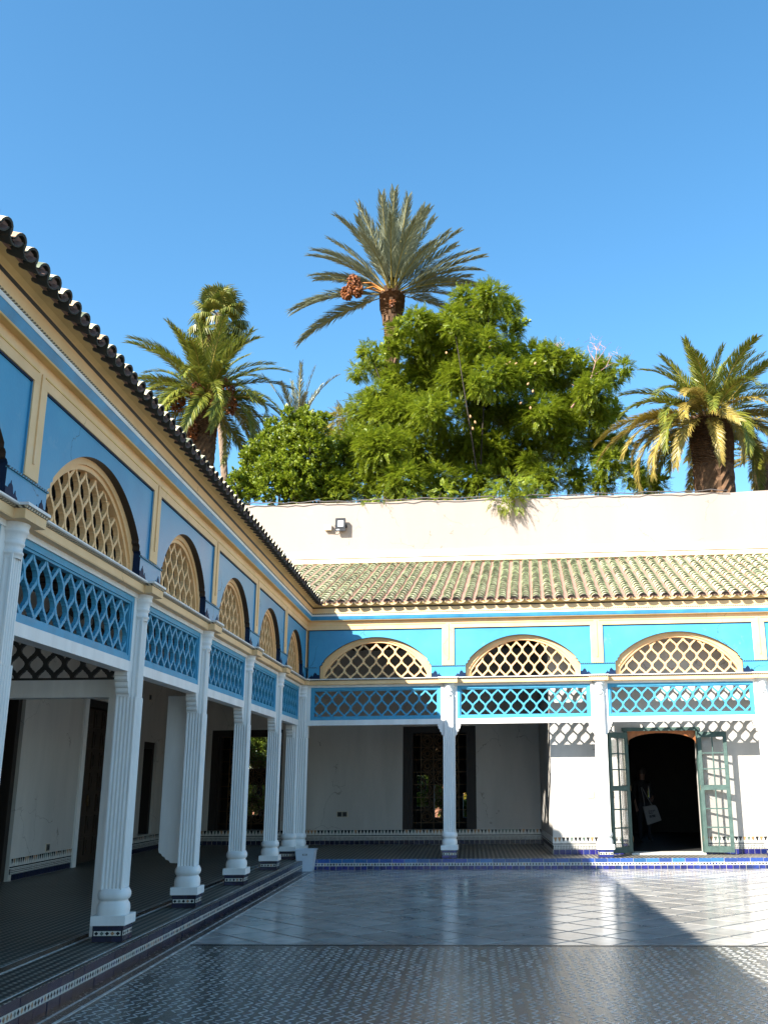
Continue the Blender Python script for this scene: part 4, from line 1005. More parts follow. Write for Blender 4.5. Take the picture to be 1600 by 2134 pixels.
# sockets
def socket(name, P, rz, label, gangs, mat='socket'):
    o = empty(name, tuple(P), rz); tag(o, label, "socket")
    for i in range(gangs):
        x = (i - (gangs - 1) / 2) * .125
        m = MB(); m.box(x - .055, x + .055, 0, .018, -.055, .055, mat); m.build("plate", o)
        m = MB(); m.box(x - .035, x + .035, .018, .024, -.035, .035, 'plastic_black' if mat == 'socket' else 'plastic_white'); m.build("cover", o)
    m = MB(); m.box(-gangs * .064 - .01, gangs * .064 + .01, -.002, .006, -.066, .066, 'box_cream'); m.build("backplate", o)
socket("wall_socket", bw(0.14, VB + .001, 0.70), PI + TH, "grey double socket low on the rear wall near the corner columns", 2)
socket("wall_socket", bw(5.93, VJ + .001, 1.16), PI + TH, "small white switch on the sunlit wall between column and projecting corner", 1, 'plastic_white')
socket("wall_socket", Vector((WL + .001, -2.95, 0.42)), -PI / 2, "single grey socket low on the shaded white wall between two wooden doors", 1)
socket("wall_vent", Vector((WL + .001, 2.0, 3.35)), -PI / 2, "small vent high on the shaded wall above the narrow dark door", 1)

# waste bin in the corner
bn = empty("waste_bin", tuple(bw(0.335, 0.47, ZC)), TH + R(4)); tag(bn, "white square plastic bin at the foot of the corner step", "bin")
m = MB(); b0, b1_, h_, t = 0.145, 0.185, 0.385, 0.008
def fr(r, z): return [(-r, -r, z), (r, -r, z), (r, r, z), (-r, r, z)]
V = fr(b0, 0) + fr(b1_, h_) + fr(b1_ + .012, h_) + fr(b1_ + .012, h_ + .018) + fr(b1_ - t, h_ + .018) + fr(b0 - t, t)
fs = [(3, 2, 1, 0), (20, 21, 22, 23)]
for a_ in range(5):
    for k in range(4): fs.append((4 * a_ + k, 4 * a_ + (k + 1) % 4, 4 * a_ + 4 + (k + 1) % 4, 4 * a_ + 4 + k))
m.add(V, fs, 'plastic_white'); m.build("bin_body", bn)
m = MB(); m.box(-.045, .045, -(b1_ - .012) - .006, -(b1_ - .012) + .002, .295, .325, 'socket'); m.box(-.03, .03, -(b1_ - .012) - .011, -(b1_ - .012) - .005, .303, .317, 'plastic_white'); m.build("hand_grip", bn)

# person with a tote bag in the passage
pp_ = at(1362, 1710, 3.6); PX_, PY_ = pp_.x, pp_.y
per = empty("person", (PX_ - 0.22, PY_ + .05, 0.02)); tag(per, "person in dark clothes standing inside the dark doorway with a bag on the shoulder", "person")
def skin_body():
    me = bpy.data.meshes.new("body")
    J = {'pelvis': (0, 0, .93, .13), 'waist': (0, 0, 1.06, .115), 'chest': (0, .01, 1.25, .135), 'neckb': (0, .01, 1.40, .075), 'neck': (0, 0, 1.46, .05), 'head': (0, -.01, 1.56, .085), 'crown': (0, 0, 1.65, .07),
         'lsh': (-.17, .01, 1.36, .055), 'lel': (-.22, .03, 1.10, .04), 'lwr': (-.20, -.08, .88, .028), 'lha': (-.19, -.12, .80, .03),
         'rsh': (.17, .01, 1.36, .055), 'rel': (.23, .04, 1.11, .04), 'rwr': (.21, -.10, .98, .028), 'rha': (.17, -.17, 1.02, .03),
         'lhip': (-.09, 0, .86, .09), 'lkn': (-.10, -.02, .48, .06), 'lan': (-.11, .02, .09, .042), 'lto': (-.12, -.14, .035, .035),
         'rhip': (.09, 0, .86, .09), 'rkn': (.11, -.05, .48, .06), 'ran': (.11, .02, .09, .042), 'rto': (.13, -.14, .035, .035)}
    E = [('pelvis', 'waist'), ('waist', 'chest'), ('chest', 'neckb'), ('neckb', 'neck'), ('neck', 'head'), ('head', 'crown'), ('chest', 'lsh'), ('lsh', 'lel'), ('lel', 'lwr'), ('lwr', 'lha'), ('chest', 'rsh'), ('rsh', 'rel'), ('rel', 'rwr'), ('rwr', 'rha'),
         ('pelvis', 'lhip'), ('lhip', 'lkn'), ('lkn', 'lan'), ('lan', 'lto'), ('pelvis', 'rhip'), ('rhip', 'rkn'), ('rkn', 'ran'), ('ran', 'rto')]
    K = list(J); vv = [list(J[k]) for k in K]; ee = [(K.index(a), K.index(b)) for a, b in E]
    for sd in ('lha', 'rha'):                                  # five fingers rooted in each palm
        i = K.index(sd); x, y, z, _ = J[sd]; d = -1 if sd[0] == 'l' else 1
        for f, (fx, fy, L) in enumerate(((.5, -.55, .05), (.22, -.9, .07), (.05, -1, .078), (-.12, -.95, .072), (-.28, -.8, .055))):
            a = len(vv); vv.append([x + fx * .06 * -d, y + fy * .04, z - .035, .011]); vv.append([x + fx * .07 * -d, y + fy * .05 - .01, z - .035 - L, .009]); ee += [(i, a), (a, a + 1)]
    me.from_pydata([v[:3] for v in vv], [], []) if False else me.from_pydata([v[:3] for v in vv], ee, [])
    o = bpy.data.objects.new("body_src", me); COL.objects.link(o)
    md = o.modifiers.new("skin", 'SKIN'); md.use_smooth_shade = True
    for i, v in enumerate(vv): me.skin_vertices[0].data[i].radius = (v[3], v[3] * (.75 if K[i:i + 1] and K[i] in ('pelvis', 'waist', 'chest') else 1)); me.skin_vertices[0].data[i].use_root = (i == 0)
    o.modifiers.new("sub", 'SUBSURF').levels = 1
    dg = bpy.context.evaluated_depsgraph_get(); ev = o.evaluated_get(dg); nm = bpy.data.meshes.new_from_object(ev); bpy.data.objects.remove(o)
    nm.name = "body"; nm.materials.clear()
    for k in ('cloth_dark', 'jeans', 'skin', 'black'): nm.materials.append(M[k])
    for p in nm.polygons:
        c = p.center; k = 0
        if c.z < .92 and abs(c.x) < .17: k = 1
        if c.z < .08: k = 3
        if c.z > 1.42: k = 2
        if abs(c.x) > .13 and (c.y < -.06) and .7 < c.z < 1.06: k = 2
        p.material_index = k; p.use_smooth = True
    return nm
try:
    bm_ = skin_body()
except Exception as ex_:
    print("skin failed", ex_); bm_ = None
if bm_: link("body", bm_, per)
m = MB(); m.lathe([(1.55, .098), (1.60, .104), (1.66, .092), (1.70, .06), (1.715, .01)], 0, .012, 'hair', 16); m.build("hair", per)
m = MB(); m.tube([(0, -.095, 1.575), (0, -.112, 1.55), (0, -.095, 1.54)], [.006, .012, .008], 'skin', 6); m.build("nose", per)
for sx in (-.032, .032):
    m = MB(); m.lathe([(1.576, .001), (1.582, .010), (1.588, .010), (1.594, .001)], sx, -.086, 'black', 8); m.build("eye", per)
tb = empty("tote_bag", (PX_, PY_ - .10, 0)); tag(tb, "cream canvas tote bag with black print hanging in the dark doorway", "tote bag"); tb.rotation_euler = (0, R(-7), R(6))
m = MB()
pr = [(-.17, .86), (.12, .86), (.16, .80), (.215, .50), (-.135, .44)]
m.prism_sz(pr, -.04, .04, 'canvas'); m.build("bag_body", tb)
m = MB(); m.tube([(-.13, -.045, .84), (-.12, -.03, 1.05), (-.13, 0, 1.30)], .011, 'canvas', 5); m.tube([(.06, -.045, .84), (-.03, -.03, 1.05), (-.11, 0, 1.30)], .011, 'canvas', 5); m.build("strap", tb)
m = MB()
for z, ws in ((.745, (.05, .03, .06)), (.715, (.03, .05, .02)), (.685, (.06, .02)), (.635, (.04, .09)), (.607, (.07, .06))):
    x = -.06
    for w_ in ws: m.box(x, x + w_, -.0425, -.041, z - (.008 if z > .66 else .012), z + (.008 if z > .66 else .012), 'ink'); x += w_ + .012
m.build("printed_lines", tb)

# ================================================================= palms and trees behind the wall
def frond_mesh(name, L, n, leaf, width, droop, mat, vee=0.55, tipf=0.35, curl=1.5, gap0=0.14, seed=0, sweep=0.85, stalk='canary_gold'):
    """Feather leaf along +X: arching rachis and two rows of narrow leaflets standing in a V."""
    rg = np.random.default_rng(seed); V, Q, mi = [], [], []
    def pt(t):
        # integrate the arch
        k = 24; x = z = 0.0
        for i in range(k):
            q = t * (i + .5) / k; a = -droop * q ** curl; x += math.cos(a) * t * L / k; z += math.sin(a) * t * L / k
        return Vector((x, 0, z))
    P = [pt(i / 14) for i in range(15)]
    for i in range(14):
        a, b = P[i], P[i + 1]; r0 = 0.028 * (1 - i / 15) + .005; r1 = 0.028 * (1 - (i + 1) / 15) + .005; o = len(V)
        for p, r in ((a, r0), (b, r1)): V += [(p.x, -r, p.z), (p.x, 0, p.z + r * .8), (p.x, r, p.z), (p.x, 0, p.z - r * .8)]
        for k in range(4): Q.append((o + k, o + (k + 1) % 4, o + 4 + (k + 1) % 4, o + 4 + k)); mi.append(1)
    for i in range(n):
        t = gap0 + (1 - gap0) * (i + .5) / n; p = pt(t); a = -droop * t ** curl
        T = Vector((math.cos(a), 0, math.sin(a))); U = Vector((-math.sin(a), 0, math.cos(a)))
        env = min(1, (t - gap0) / .16 + .25) * (1 - (1 - tipf) * max(0, (t - .45) / .55) ** 1.4)
        for sd in (-1, 1):
            ang = sweep * (1 - .45 * t) + rg.normal(0, .08); ve = vee + rg.normal(0, .14)
            d = T * math.cos(ang) + (Vector((0, sd, 0)) * math.cos(ve) + U * math.sin(ve)) * math.sin(ang); d.normalize()
            ll = leaf * env * rg.uniform(.88, 1.1); e = d.cross(U); e = (e if e.length > .1 else T).normalized()
            e = (e + T * 0.3 + U * rg.normal(0, .35)).normalized()
            w = width * (0.6 + .4 * env); mid = p + d * ll * .5 + Vector((0, 0, .02 * ll)); tip = p + d * ll + Vector((0, 0, -.10 * ll)); o = len(V)
            V += [tuple(p - e * w * .35), tuple(p + e * w * .35), tuple(mid + e * w * .5), tuple(mid - e * w * .5), tuple(tip + e * w * .06), tuple(tip - e * w * .06)]
            Q += [(o, o + 1, o + 2, o + 3), (o + 3, o + 2, o + 4, o + 5)]; mi += [0, 0]
    return mesh_quads(name, V, Q, [mat, stalk], mi)

def palm_trunk(name, parent, pts, rads, mat, bumps, h=0.05, rows_per_m=9, seg=26):
    """Trunk ringed with the stubs of old leaf bases."""
    pts = [Vector(p) for p in pts]; L = sum((pts[i + 1] - pts[i]).length for i in range(len(pts) - 1)); n = max(8, int(L * rows_per_m))
    V, F = [], []
    for j in range(n + 1):
        t = j / n * (len(pts) - 1); i = min(int(t), len(pts) - 2); w = t - i; c = pts[i].lerp(pts[i + 1], w); r = rads[i] * (1 - w) + rads[i + 1] * w
        for k in range(seg):
            a = 2 * PI * k / seg; b = h * (((k * bumps / seg + (j % 2) * .5) % 1.0) < .5) * r * 2 + RNG.normal(0, .012) * r
            V.append((c.x + (r + b) * math.cos(a), c.y + (r + b) * math.sin(a), c.z + RNG.normal(0, .008)))
    for j in range(n):
        for k in range(seg): F.append((j * seg + k, j * seg + (k + 1) % seg, (j + 1) * seg + (k + 1) % seg, (j + 1) * seg + k))
    return link(name, mesh_quads(name, V, F, [mat]), parent)
def boots(parent, c, r0, r1, z0, z1, n, mat, out=.22):
    """Cut leaf bases standing out below the crown."""
    b = MB(); b.add([(-.09, 0, 0), (.09, 0, 0), (.05, .0, .30), (-.05, 0, .30), (-.08, -.05, 0), (.08, -.05, 0), (.045, -.04, .30), (-.045, -.04, .30)], [(0, 1, 2, 3), (5, 4, 7, 6), (1, 5, 6, 2), (4, 0, 3, 7), (3, 2, 6, 7)], mat)
    ms_ = []
    for i in range(n):
        t = i / n; a = i * 2.39996; r = r0 + (r1 - r0) * t; z = z0 + (z1 - z0) * t
        ms_.append(Matrix.Translation((c[0] + r * math.cos(a), c[1] + r * math.sin(a), z)) @ Matrix.Rotation(a - PI / 2, 4, 'Z') @ Matrix.Rotation(-out - .5 * t + RNG.normal(0, .12), 4, 'X') @ Matrix.Scale(RNG.uniform(.7, 1.25), 4))
    link("leaf_bases", replicate("leaf_bases", b, ms_), parent, kind="stuff")
def cluster(parent, P, r, mat='fruit', hang=None, n=130):
    """Bunch of dates: a stalk, strands and many small fruits."""
    ico = MB(); ico.add([(1, 0, 0), (0, 1, 0), (-1, 0, 0), (0, -1, 0), (0, 0, 1.3), (0, 0, -1.3)], [(0, 1, 4, 4), ], mat) if False else None
    bx = MB(); bx.box(-1, 1, -1, 1, -1.25, 1.25, mat); ms_ = []
    for i in range(n):
        d = Vector(RNG.normal(0, 1, 3)).normalized() * r * RNG.uniform(.25, 1.0) ** .5; d.z *= 1.25
        ms_.append(Matrix.Translation(Vector(P) + d) @ Matrix.Rotation(RNG.uniform(0, 6), 4, 'X') @ Matrix.Rotation(RNG.uniform(0, 6), 4, 'Z') @ Matrix.Scale(RNG.uniform(.022, .04), 4))
    o = link("date_cluster", replicate("date_cluster", bx, ms_), parent)
    if hang is not None:
        s_ = MB(); a = Vector(hang); b = Vector(P); c = (a + b) / 2 + Vector((0, 0, .25)); s_.tube([tuple(a), tuple(c), tuple(b)], [.05, .04, .02], 'stalk', 5); s_.build("fruit_stalk", o)
def crown(parent, top, meshes, specs, scale=1.0, r0=0.12):
    """Fronds as parts: SPECS = (azimuth, elevation, mesh index, scale)."""
    for az, el, k, sc in specs:
        d = Vector((math.cos(az), math.sin(az), 0))
        link("frond", meshes[k], parent, Vector(top) + d * r0 * (1.2 - el / 2) + Vector((0, 0, .10 * el)), (RNG.normal(0, .25), -el, az)).scale = (sc * scale,) * 3

# -- the tall date palm in the middle
Y0 = 16.0; base = at(815, 760, Y0); top = at(817, 612, Y0)
pt_ = empty("palm_tree", (top.x, Y0, -0.34)); tag(pt_, "tallest palm, with stiff grey green fronds and one orange date bunch", "palm tree", "palms behind the pink wall")
zt = top.z + .34
palm_trunk("trunk", pt_, [(.12, 0, 0), (.08, 0, zt * .5), (.02, 0, zt - 2.6), (0, 0, zt - 1.3), (0, 0, zt - .7), (0, 0, zt - .15), (0, 0, zt + .1)], [.30, .29, .265, .28, .43, .45, .25], 'palm_bark', 9, .09, 8)
boots(pt_, (0, 0), .36, .40, zt - 1.5, zt - .05, 70, 'palm_bark', .15)
DF = [frond_mesh("frond", 3.6, 120, .66, .042, dr, 'date', .42, .5, 1.6, .16, sd_, .72) for sd_, dr in ((1, .35), (2, .6), (3, .9), (4, .2))]
sp = []
hand = [(88, 80, 3, 1.12), (100, 76, 0, 1.15), (60, 74, 3, 1.1), (270, 78, 0, 1.12), (-60, 70, 3, 1.05), (-105, 68, 0, 1.05), (-120, 60, 0, 1.0), (-140, 58, 1, 1.02), (180, 52, 0, 1.0), (170, 46, 0, .98), (195, 40, 1, .98), (150, 40, 1, .95), (205, 30, 1, .98), (160, 32, 1, .98), (0, 58, 0, .98), (15, 50, 0, .98), (-20, 46, 0, 1.0), (0, 38, 0, 1.08), (20, 30, 0, .98), (-12, 26, 0, 1.08), (8, 20, 1, 1.06), (-25, 16, 1, 1.06), (0, 8, 1, .80), (30, 8, 1, .85), (180, 4, 1, 1.12), (190, -2, 1, 1.1), (172, -14, 1, 1.15), (-45, 62, 0, 1), (45, 60, 0, 1), (130, 66, 0, 1), (-90, 52, 1, .9), (-70, 48, 1, .9), (90, 45, 1, 1), (-110, 40, 1, .8), (-50, 38, 1, .8), (-80, 84, 3, .85), (110, 84, 3, 1.0), (75, 82, 3, 1.05), (250, 80, 3, .95), (-35, 68, 0, 1.0), (140, 72, 0, 1.0), (-10, 68, 0, .98), (190, 66, 0, .95), (-55, 55, 0, .95), (-125, 48, 0, .9), (60, 30, 1, .9), (120, 28, 1, .9), (-15, 12, 1, .95), (195, 22, 1, .9)]
crown(pt_, (0, 0, zt - .05), DF, [(R(a), R(e), k, s_) for a, e, k, s_ in hand])
for q in ((738, 590, .30), (722, 612, .24), (745, 606, .24)):
    p = at(q[0], q[1], Y0 - .7); cluster(pt_, (p.x - top.x, -.7, p.z + .34), q[2], n=150, hang=(-.15, -.2, zt - .1))
p = at(818, 632, Y0 - .5); cluster(pt_, (p.x - top.x, -.42, p.z + .34), .16, n=60, hang=(0, -.25, zt + .05))

# -- the green palm by the eave
def canary(px, py, Y, R0, label, n, hgt, gold=0.15, seed=5, sc=1.0, mats=('canary', 'canary_gold'), below=-1.0, L=3.6):
    t = at(px, py, Y); o = empty("palm_tree", (t.x, Y, -0.34)); tag(o, label, "palm tree", "palms behind the pink wall"); zt = t.z + .34; rg = np.random.default_rng(seed)
    palm_trunk("trunk", o, [(0, 0, 0), (0, 0, zt * .6), (0, 0, zt - 1.6), (0, 0, zt - .7), (0, 0, zt - .1), (0, 0, zt + .3)], [R0 * .92, R0 * .9, R0 * .95, R0 * 1.05, R0 * 1.0, R0 * .5], 'palm_bark', 13, .06, 7, 34)
    boots(o, (0, 0), R0 * 1.0, R0 * .75, zt - 1.3, zt + .1, 110, 'palm_bark', .10)
    F = [frond_mesh("frond", L, 130, .56, .036, dr, mats[0], .30, .5, 1.3, .12, seed + i, .9) for i, dr in enumerate((.7, 1.1, 1.5, 1.9))] + [frond_mesh("frond", L, 130, .54, .036, dr, mats[1], .12, .5, 1.2, .12, seed + 9 + i, .9) for i, dr in enumerate((1.3, 1.8))]
    sp = []
    for i in range(n):
        u = i / n; el = R(86) - (R(86) - R(-8)) * u ** .85 + rg.normal(0, .07); az = i * 2.39996 + rg.normal(0, .15)
        k = 0 if el > R(66) else (1 if el > R(42) else (2 if el > R(15) else 3))
        if rg.random() < gold and u > .5: k = 4 + int(rg.random() < .5)
        sp.append((az, el, k, rg.uniform(.9, 1.06) * (.86 if el > R(70) else 1)))
    crown(o, (0, 0, zt), F, sp, sc, R0 * .55)
    return o, t, zt, F
oL, tL, zL, FL = canary(425, 838, 18.0, .56, "bushy green palm with orange date bunches rising over the shaded eave", 66, 0, .10, 21, 1.02, ('canary', 'canary'))
for q in ((368, 838, .36), (412, 812, .30), (470, 815, .40), (478, 845, .34), (452, 835, .28)):
    p = at(q[0], q[1], 17.1); cluster(oL, (p.x - tL.x, -.9, p.z + .34), q[2], n=150, hang=(.3 * (p.x - tL.x), -.3, zL))
for q in ((398, 890, .26), (400, 905, .22)):
    p = at(q[0], q[1], 17.2); cluster(oL, (p.x - tL.x, -.7, p.z + .34), q[2], n=90)
# -- the golden palm on the far side
oR, tR, zR, FR = canary(1478, 880, 11.0, .64, "broad golden green palm with a thick trunk and drooping fronds beside the big tree", 54, 0, .55, 33, .90, ('canary', 'canary_gold'), L=3.5)
crown(oR, (0, 0, zR - .05), FR, [(R(-100), R(-15), 5, .72), (R(-70), R(-20), 5, .66), (R(-125), R(-10), 5, .8), (R(-150), R(-5), 5, .9), (R(190), R(-5), 5, 1.0), (R(200), R(5), 4, 1.0), (R(-40), R(-12), 5, .9), (R(-20), R(-5), 5, 1.0), (R(175), R(15), 4, 1.05), (R(165), R(28), 4, 1.05)], 1.0, .5)
# -- smaller palm by the frame edge, and the young one behind the hedge tree
def small_palm(px, py, Y, R0, label, n, mats, seed, L, emin, emax, trunk=True):
    t = at(px, py, Y); o = empty("palm_tree", (t.x, Y, -0.34)); tag(o, label, "palm tree", "palms behind the pink wall"); zt = t.z + .34; rg = np.random.default_rng(seed)
    palm_trunk("trunk", o, [(0, 0, 0), (0, 0, zt * .5), (0, 0, zt - .4), (0, 0, zt + .1)], [R0, R0, R0 * 1.05, R0 * .6], 'palm_bark', 9, .06, 7, 22)
    F = [frond_mesh("frond", L, 46, .40, .034, dr, mats[i % 2], .5, .5, 1.3, .12, seed + i, .8) for i, dr in enumerate((.3, .8, 1.5))]
    sp = [(i * 2.39996 + rg.normal(0, .2), R(emax) - R(emax - emin) * (i / n) + rg.normal(0, .06), 0 if i / n < .3 else (1 if i / n < .65 else 2), rg.uniform(.9, 1.05)) for i in range(n)]
    crown(o, (0, 0, zt), F, sp, 1.0, R0 * .6); return o
small_palm(1590, 950, 15.0, .40, "small palm with a brown trunk half hidden behind the golden palm", 22, ('canary_gold', 'canary'), 61, 2.2, -35, 60)
small_palm(622, 900, 20.0, .25, "young grey green palm whose few upright fronds show above the small leaved tree", 16, ('date', 'date'), 71, 2.9, 5, 84)

# -- fan palm behind the green palm
tW = at(458, 662, 24.0); oW = empty("fan_palm", (tW.x, 24.0, -0.34)); tag(oW, "slender fan palm with a thin grey trunk rising behind the green palm", "palm tree", "palms behind the pink wall"); zW = tW.z + .34
bW = at(469, 1000, 24.0)
palm_trunk("trunk", oW, [(bW.x - tW.x, 0, 0), (bW.x - tW.x, 0, bW.z + .3), (.05, 0, zW - 3.0), (0, 0, zW - .8), (0, 0, zW + .2)], [.22, .17, .15, .17, .2], 'grey_bark', 5, .03, 6, 14)
def fan_mesh(seed, mat, droop):
    rg = np.random.default_rng(seed); V, Q, mi = [], [], []; n = 26
    for i in range(6):
        a, b = i / 6, (i + 1) / 6
        o = len(V)
        for q in (a, b): V += [(q * .9, -.018, -.10 * q * q), (q * .9, .018, -.10 * q * q), (q * .9, .018, -.10 * q * q - .02), (q * .9, -.018, -.10 * q * q - .02)]
        for k in range(4): Q.append((o + k, o + (k + 1) % 4, o + 4 + (k + 1) % 4, o + 4 + k)); mi.append(1)
    for i in range(n):
        a = R(-125) + R(250) * (i + .5) / n; L = (.86 - .18 * abs(a) / R(125)) * rg.uniform(.9, 1.05); w = .055
        d = Vector((math.cos(a), math.sin(a), .12)); e = Vector((-math.sin(a), math.cos(a), 0)); P0 = Vector((.9, 0, -.1)); o = len(V)
        p1 = P0 + d * L * .45; p2 = P0 + d * L * .75 + Vector((0, 0, -.12 * droop)); p3 = P0 + d * L * .86 + Vector((0, 0, -.50 * droop * rg.uniform(.7, 1.2)))
        V += [tuple(P0 - e * .006), tuple(P0 + e * .006), tuple(p1 + e * w), tuple(p1 - e * w), tuple(p2 + e * w * .7), tuple(p2 - e * w * .7), tuple(p3 + e * .008), tuple(p3 - e * .008)]
        Q += [(o, o + 1, o + 2, o + 3), (o + 3, o + 2, o + 4, o + 5), (o + 5, o + 4, o + 6, o + 7)]; mi += [0, 0, 0]
    return mesh_quads("fan_leaf", V, Q, [mat, 'canary_gold'], mi)
FM = [fan_mesh(1, 'fan', .8), fan_mesh(2, 'fan', 1.2), fan_mesh(3, 'dry', 1.6)]
rg = np.random.default_rng(4)
for i in range(40):
    u = i / 40; el = R(82) - R(150) * u; az = i * 2.39996
    link("fan_leaf", FM[0 if u < .4 else (1 if u < .8 else 2)], oW, (0, 0, zW + .15 - .9 * u), (rg.normal(0, .2), -el, az)).scale = (rg.uniform(.85, 1.05) * 1.0,) * 3

# -- broad leaved trees
def spray_template(n, L, pl, pw, droop, seed=0):
    rg = np.random.default_rng(seed); V, Q = [], []
    for i in range(n):
        t = .12 + .88 * (i + .5) / n; p = np.array((t * L, 0, -droop * t * t * L)); e = (1 - .65 * max(0, t - .3) / .7) * min(1, t / .25 + .3)
        for sd in (-1, 1):
            a = 1.0 - .35 * t + rg.normal(0, .08); d = np.array((math.cos(a), sd * math.sin(a), -.15 + rg.normal(0, .12))); w = np.array((-sd * math.sin(a), math.cos(a) * 1.0, rg.normal(0, .25))); w = w / np.linalg.norm(w)
            l_ = pl * e * rg.uniform(.85, 1.15); o = len(V)
            V += [p, p + d * l_ * .45 + w * pw * e, p + d * l_, p + d * l_ * .5 - w * pw * e]; Q.append((o, o + 1, o + 2, o + 3))
    a = len(V); V += [np.array((0, -.006, 0)), np.array((0, .006, 0)), np.array((L, .003, -droop * L)), np.array((L, -.003, -droop * L))]; Q.append((a, a + 1, a + 2, a + 3))
    return np.array(V), np.array(Q)
def tuft_template(n, L, w, seed=0):
    rg = np.random.default_rng(seed); V, Q = [], []
    for i in range(n):
        t = rg.random(); a = rg.uniform(0, 2 * PI); p = np.array((t * L * .8, 0, 0)) + rg.normal(0, .02, 3); d = np.array((.7, math.cos(a) * .8, math.sin(a) * .8)); d /= np.linalg.norm(d); e = np.cross(d, rg.normal(0, 1, 3)); e /= np.linalg.norm(e); l_ = L * rg.uniform(.35, .55); o = len(V)
        V += [p, p + d * l_ * .5 + e * w, p + d * l_, p + d * l_ * .5 - e * w]; Q.append((o, o + 1, o + 2, o + 3))
    return np.array(V), np.array(Q)
def leaves(name, parent, origin, pos, dirs, scales, temps, mat, rg, seedroll=.5):
    VV, QQ = [], []; off = 0; n = len(pos); pick = rg.integers(0, len(temps), n)
    for k, (tv, tq) in enumerate(temps):
        idx = np.where(pick == k)[0]
        if not len(idx): continue
        X = dirs[idx] / np.linalg.norm(dirs[idx], axis=1)[:, None]; up = np.tile((0, 0, 1.0), (len(idx), 1)) + rg.normal(0, seedroll, (len(idx), 3)); Yv = np.cross(up, X); Yv /= np.linalg.norm(Yv, axis=1)[:, None] + 1e-9; Z = np.cross(X, Yv)
        B = np.stack([X, Yv, Z], 1) * scales[idx][:, None, None]
        V = np.einsum('nj,kji->kni', tv, B) + (pos[idx] - origin)[:, None]
        Q = tq[None] + (np.arange(len(idx)) * len(tv))[:, None, None] + off; off += len(idx) * len(tv)
        VV.append(V.reshape(-1, 3)); QQ.append(Q.reshape(-1, 4))
    return link(name, mesh_quads(name, np.concatenate(VV), np.concatenate(QQ), [mat]), parent)
def tree(label, bx, by, clumps, temps, mat, dens, sc, cat="tree", name="tree", droop=.3, limbs=True, seed=1, out_only=.35, flat=.8, up=.25, group=None, extra=None, r_tr=.24, fork=.45, fill=0, layer=1.0):
    """Trunk, limbs to the clumps, and a crown of leaf sprays gathered in the clumps (px, py, r_px, depth)."""
    rg = np.random.default_rng(seed); O = np.array((bx, by, -0.34)); o = empty(name, tuple(O)); tag(o, label, cat, group)
    pos, dr, cs = [], [], []
    for px, py, r, Y in clumps:
        P = np.array(at(px, py, Y)); rr = r / ppm(Y); cs.append((P, rr)); n = max(6, int(dens * rr * rr))
        d = rg.normal(0, 1, (n, 3)); d[:, 2] = d[:, 2] * .9 + up; d /= np.linalg.norm(d, axis=1)[:, None]
        q = rr * rg.uniform(out_only, 1.0, (n, 1)) ** .6 * np.array((1, 1, flat)); pos.append(P + d * q)
        w = d + rg.normal(0, .45, (n, 3)); w[:, 2] = w[:, 2] * layer - droop * layer; dr.append(w)
    pos = np.concatenate(pos); dr = np.concatenate(dr); s_ = sc * rg.uniform(.7, 1.2, len(pos))
    leaves("crown", o, O, pos, dr, s_, temps, mat, rg, .5 if layer == 1.0 else .22)
    if fill:                                                  # leaves deep inside the clumps
        fp, fd = [], []
        for c, rr in cs:
            n = int(fill * rr * rr); d = rg.normal(0, 1, (n, 3)); d /= np.linalg.norm(d, axis=1)[:, None]
            fp.append(c + d * rr * .62 * rg.uniform(0, 1, (n, 1)) ** .5 * np.array((1, 1, flat))); fd.append(rg.normal(0, 1, (n, 3)))
        fp = np.concatenate(fp); leaves("inner_foliage", o, O, fp, np.concatenate(fd), .42 * rg.uniform(.7, 1.2, len(fp)), TF, mat, rg)
    if limbs:
        m = MB(); cen = np.mean([c for c, _ in cs], 0); lo = min(c[2] for c, _ in cs); fz = max(1.5, lo * fork); f = np.array((bx + (cen[0] - bx) * .3, by + (cen[1] - by) * .3, fz))
        m.tube([tuple(np.array((0, 0, 0.))), tuple((f - O) * .5 + (.1, 0, 0)), tuple(f - O)], [r_tr * 1.25, r_tr, r_tr * .85], 'bark', 10); tr = m.build("trunk", o)
        step = max(1, len(cs) // 7)
        for c, rr in cs[::step]:
            mid = f + (c - f) * .5 + rg.normal(0, .22, 3) + np.array((0, 0, .3)); lm = MB()
            lm.tube([tuple(f - O), tuple(mid - O), tuple(c - O)], [r_tr * .34, r_tr * .18, .015], 'bark', 6); lm.build("limb", tr)
    return o, O
J = [spray_template(11, 1.0, .30, .044, .30, s_) for s_ in range(3)]
TF = [tuft_template(22, 1.0, .12, s_) for s_ in range(3)]
def jit(lst, Y, dy, seed):
    rg = np.random.default_rng(seed); return [(x, y, r, Y + rg.uniform(-dy, dy)) for x, y, r in lst]
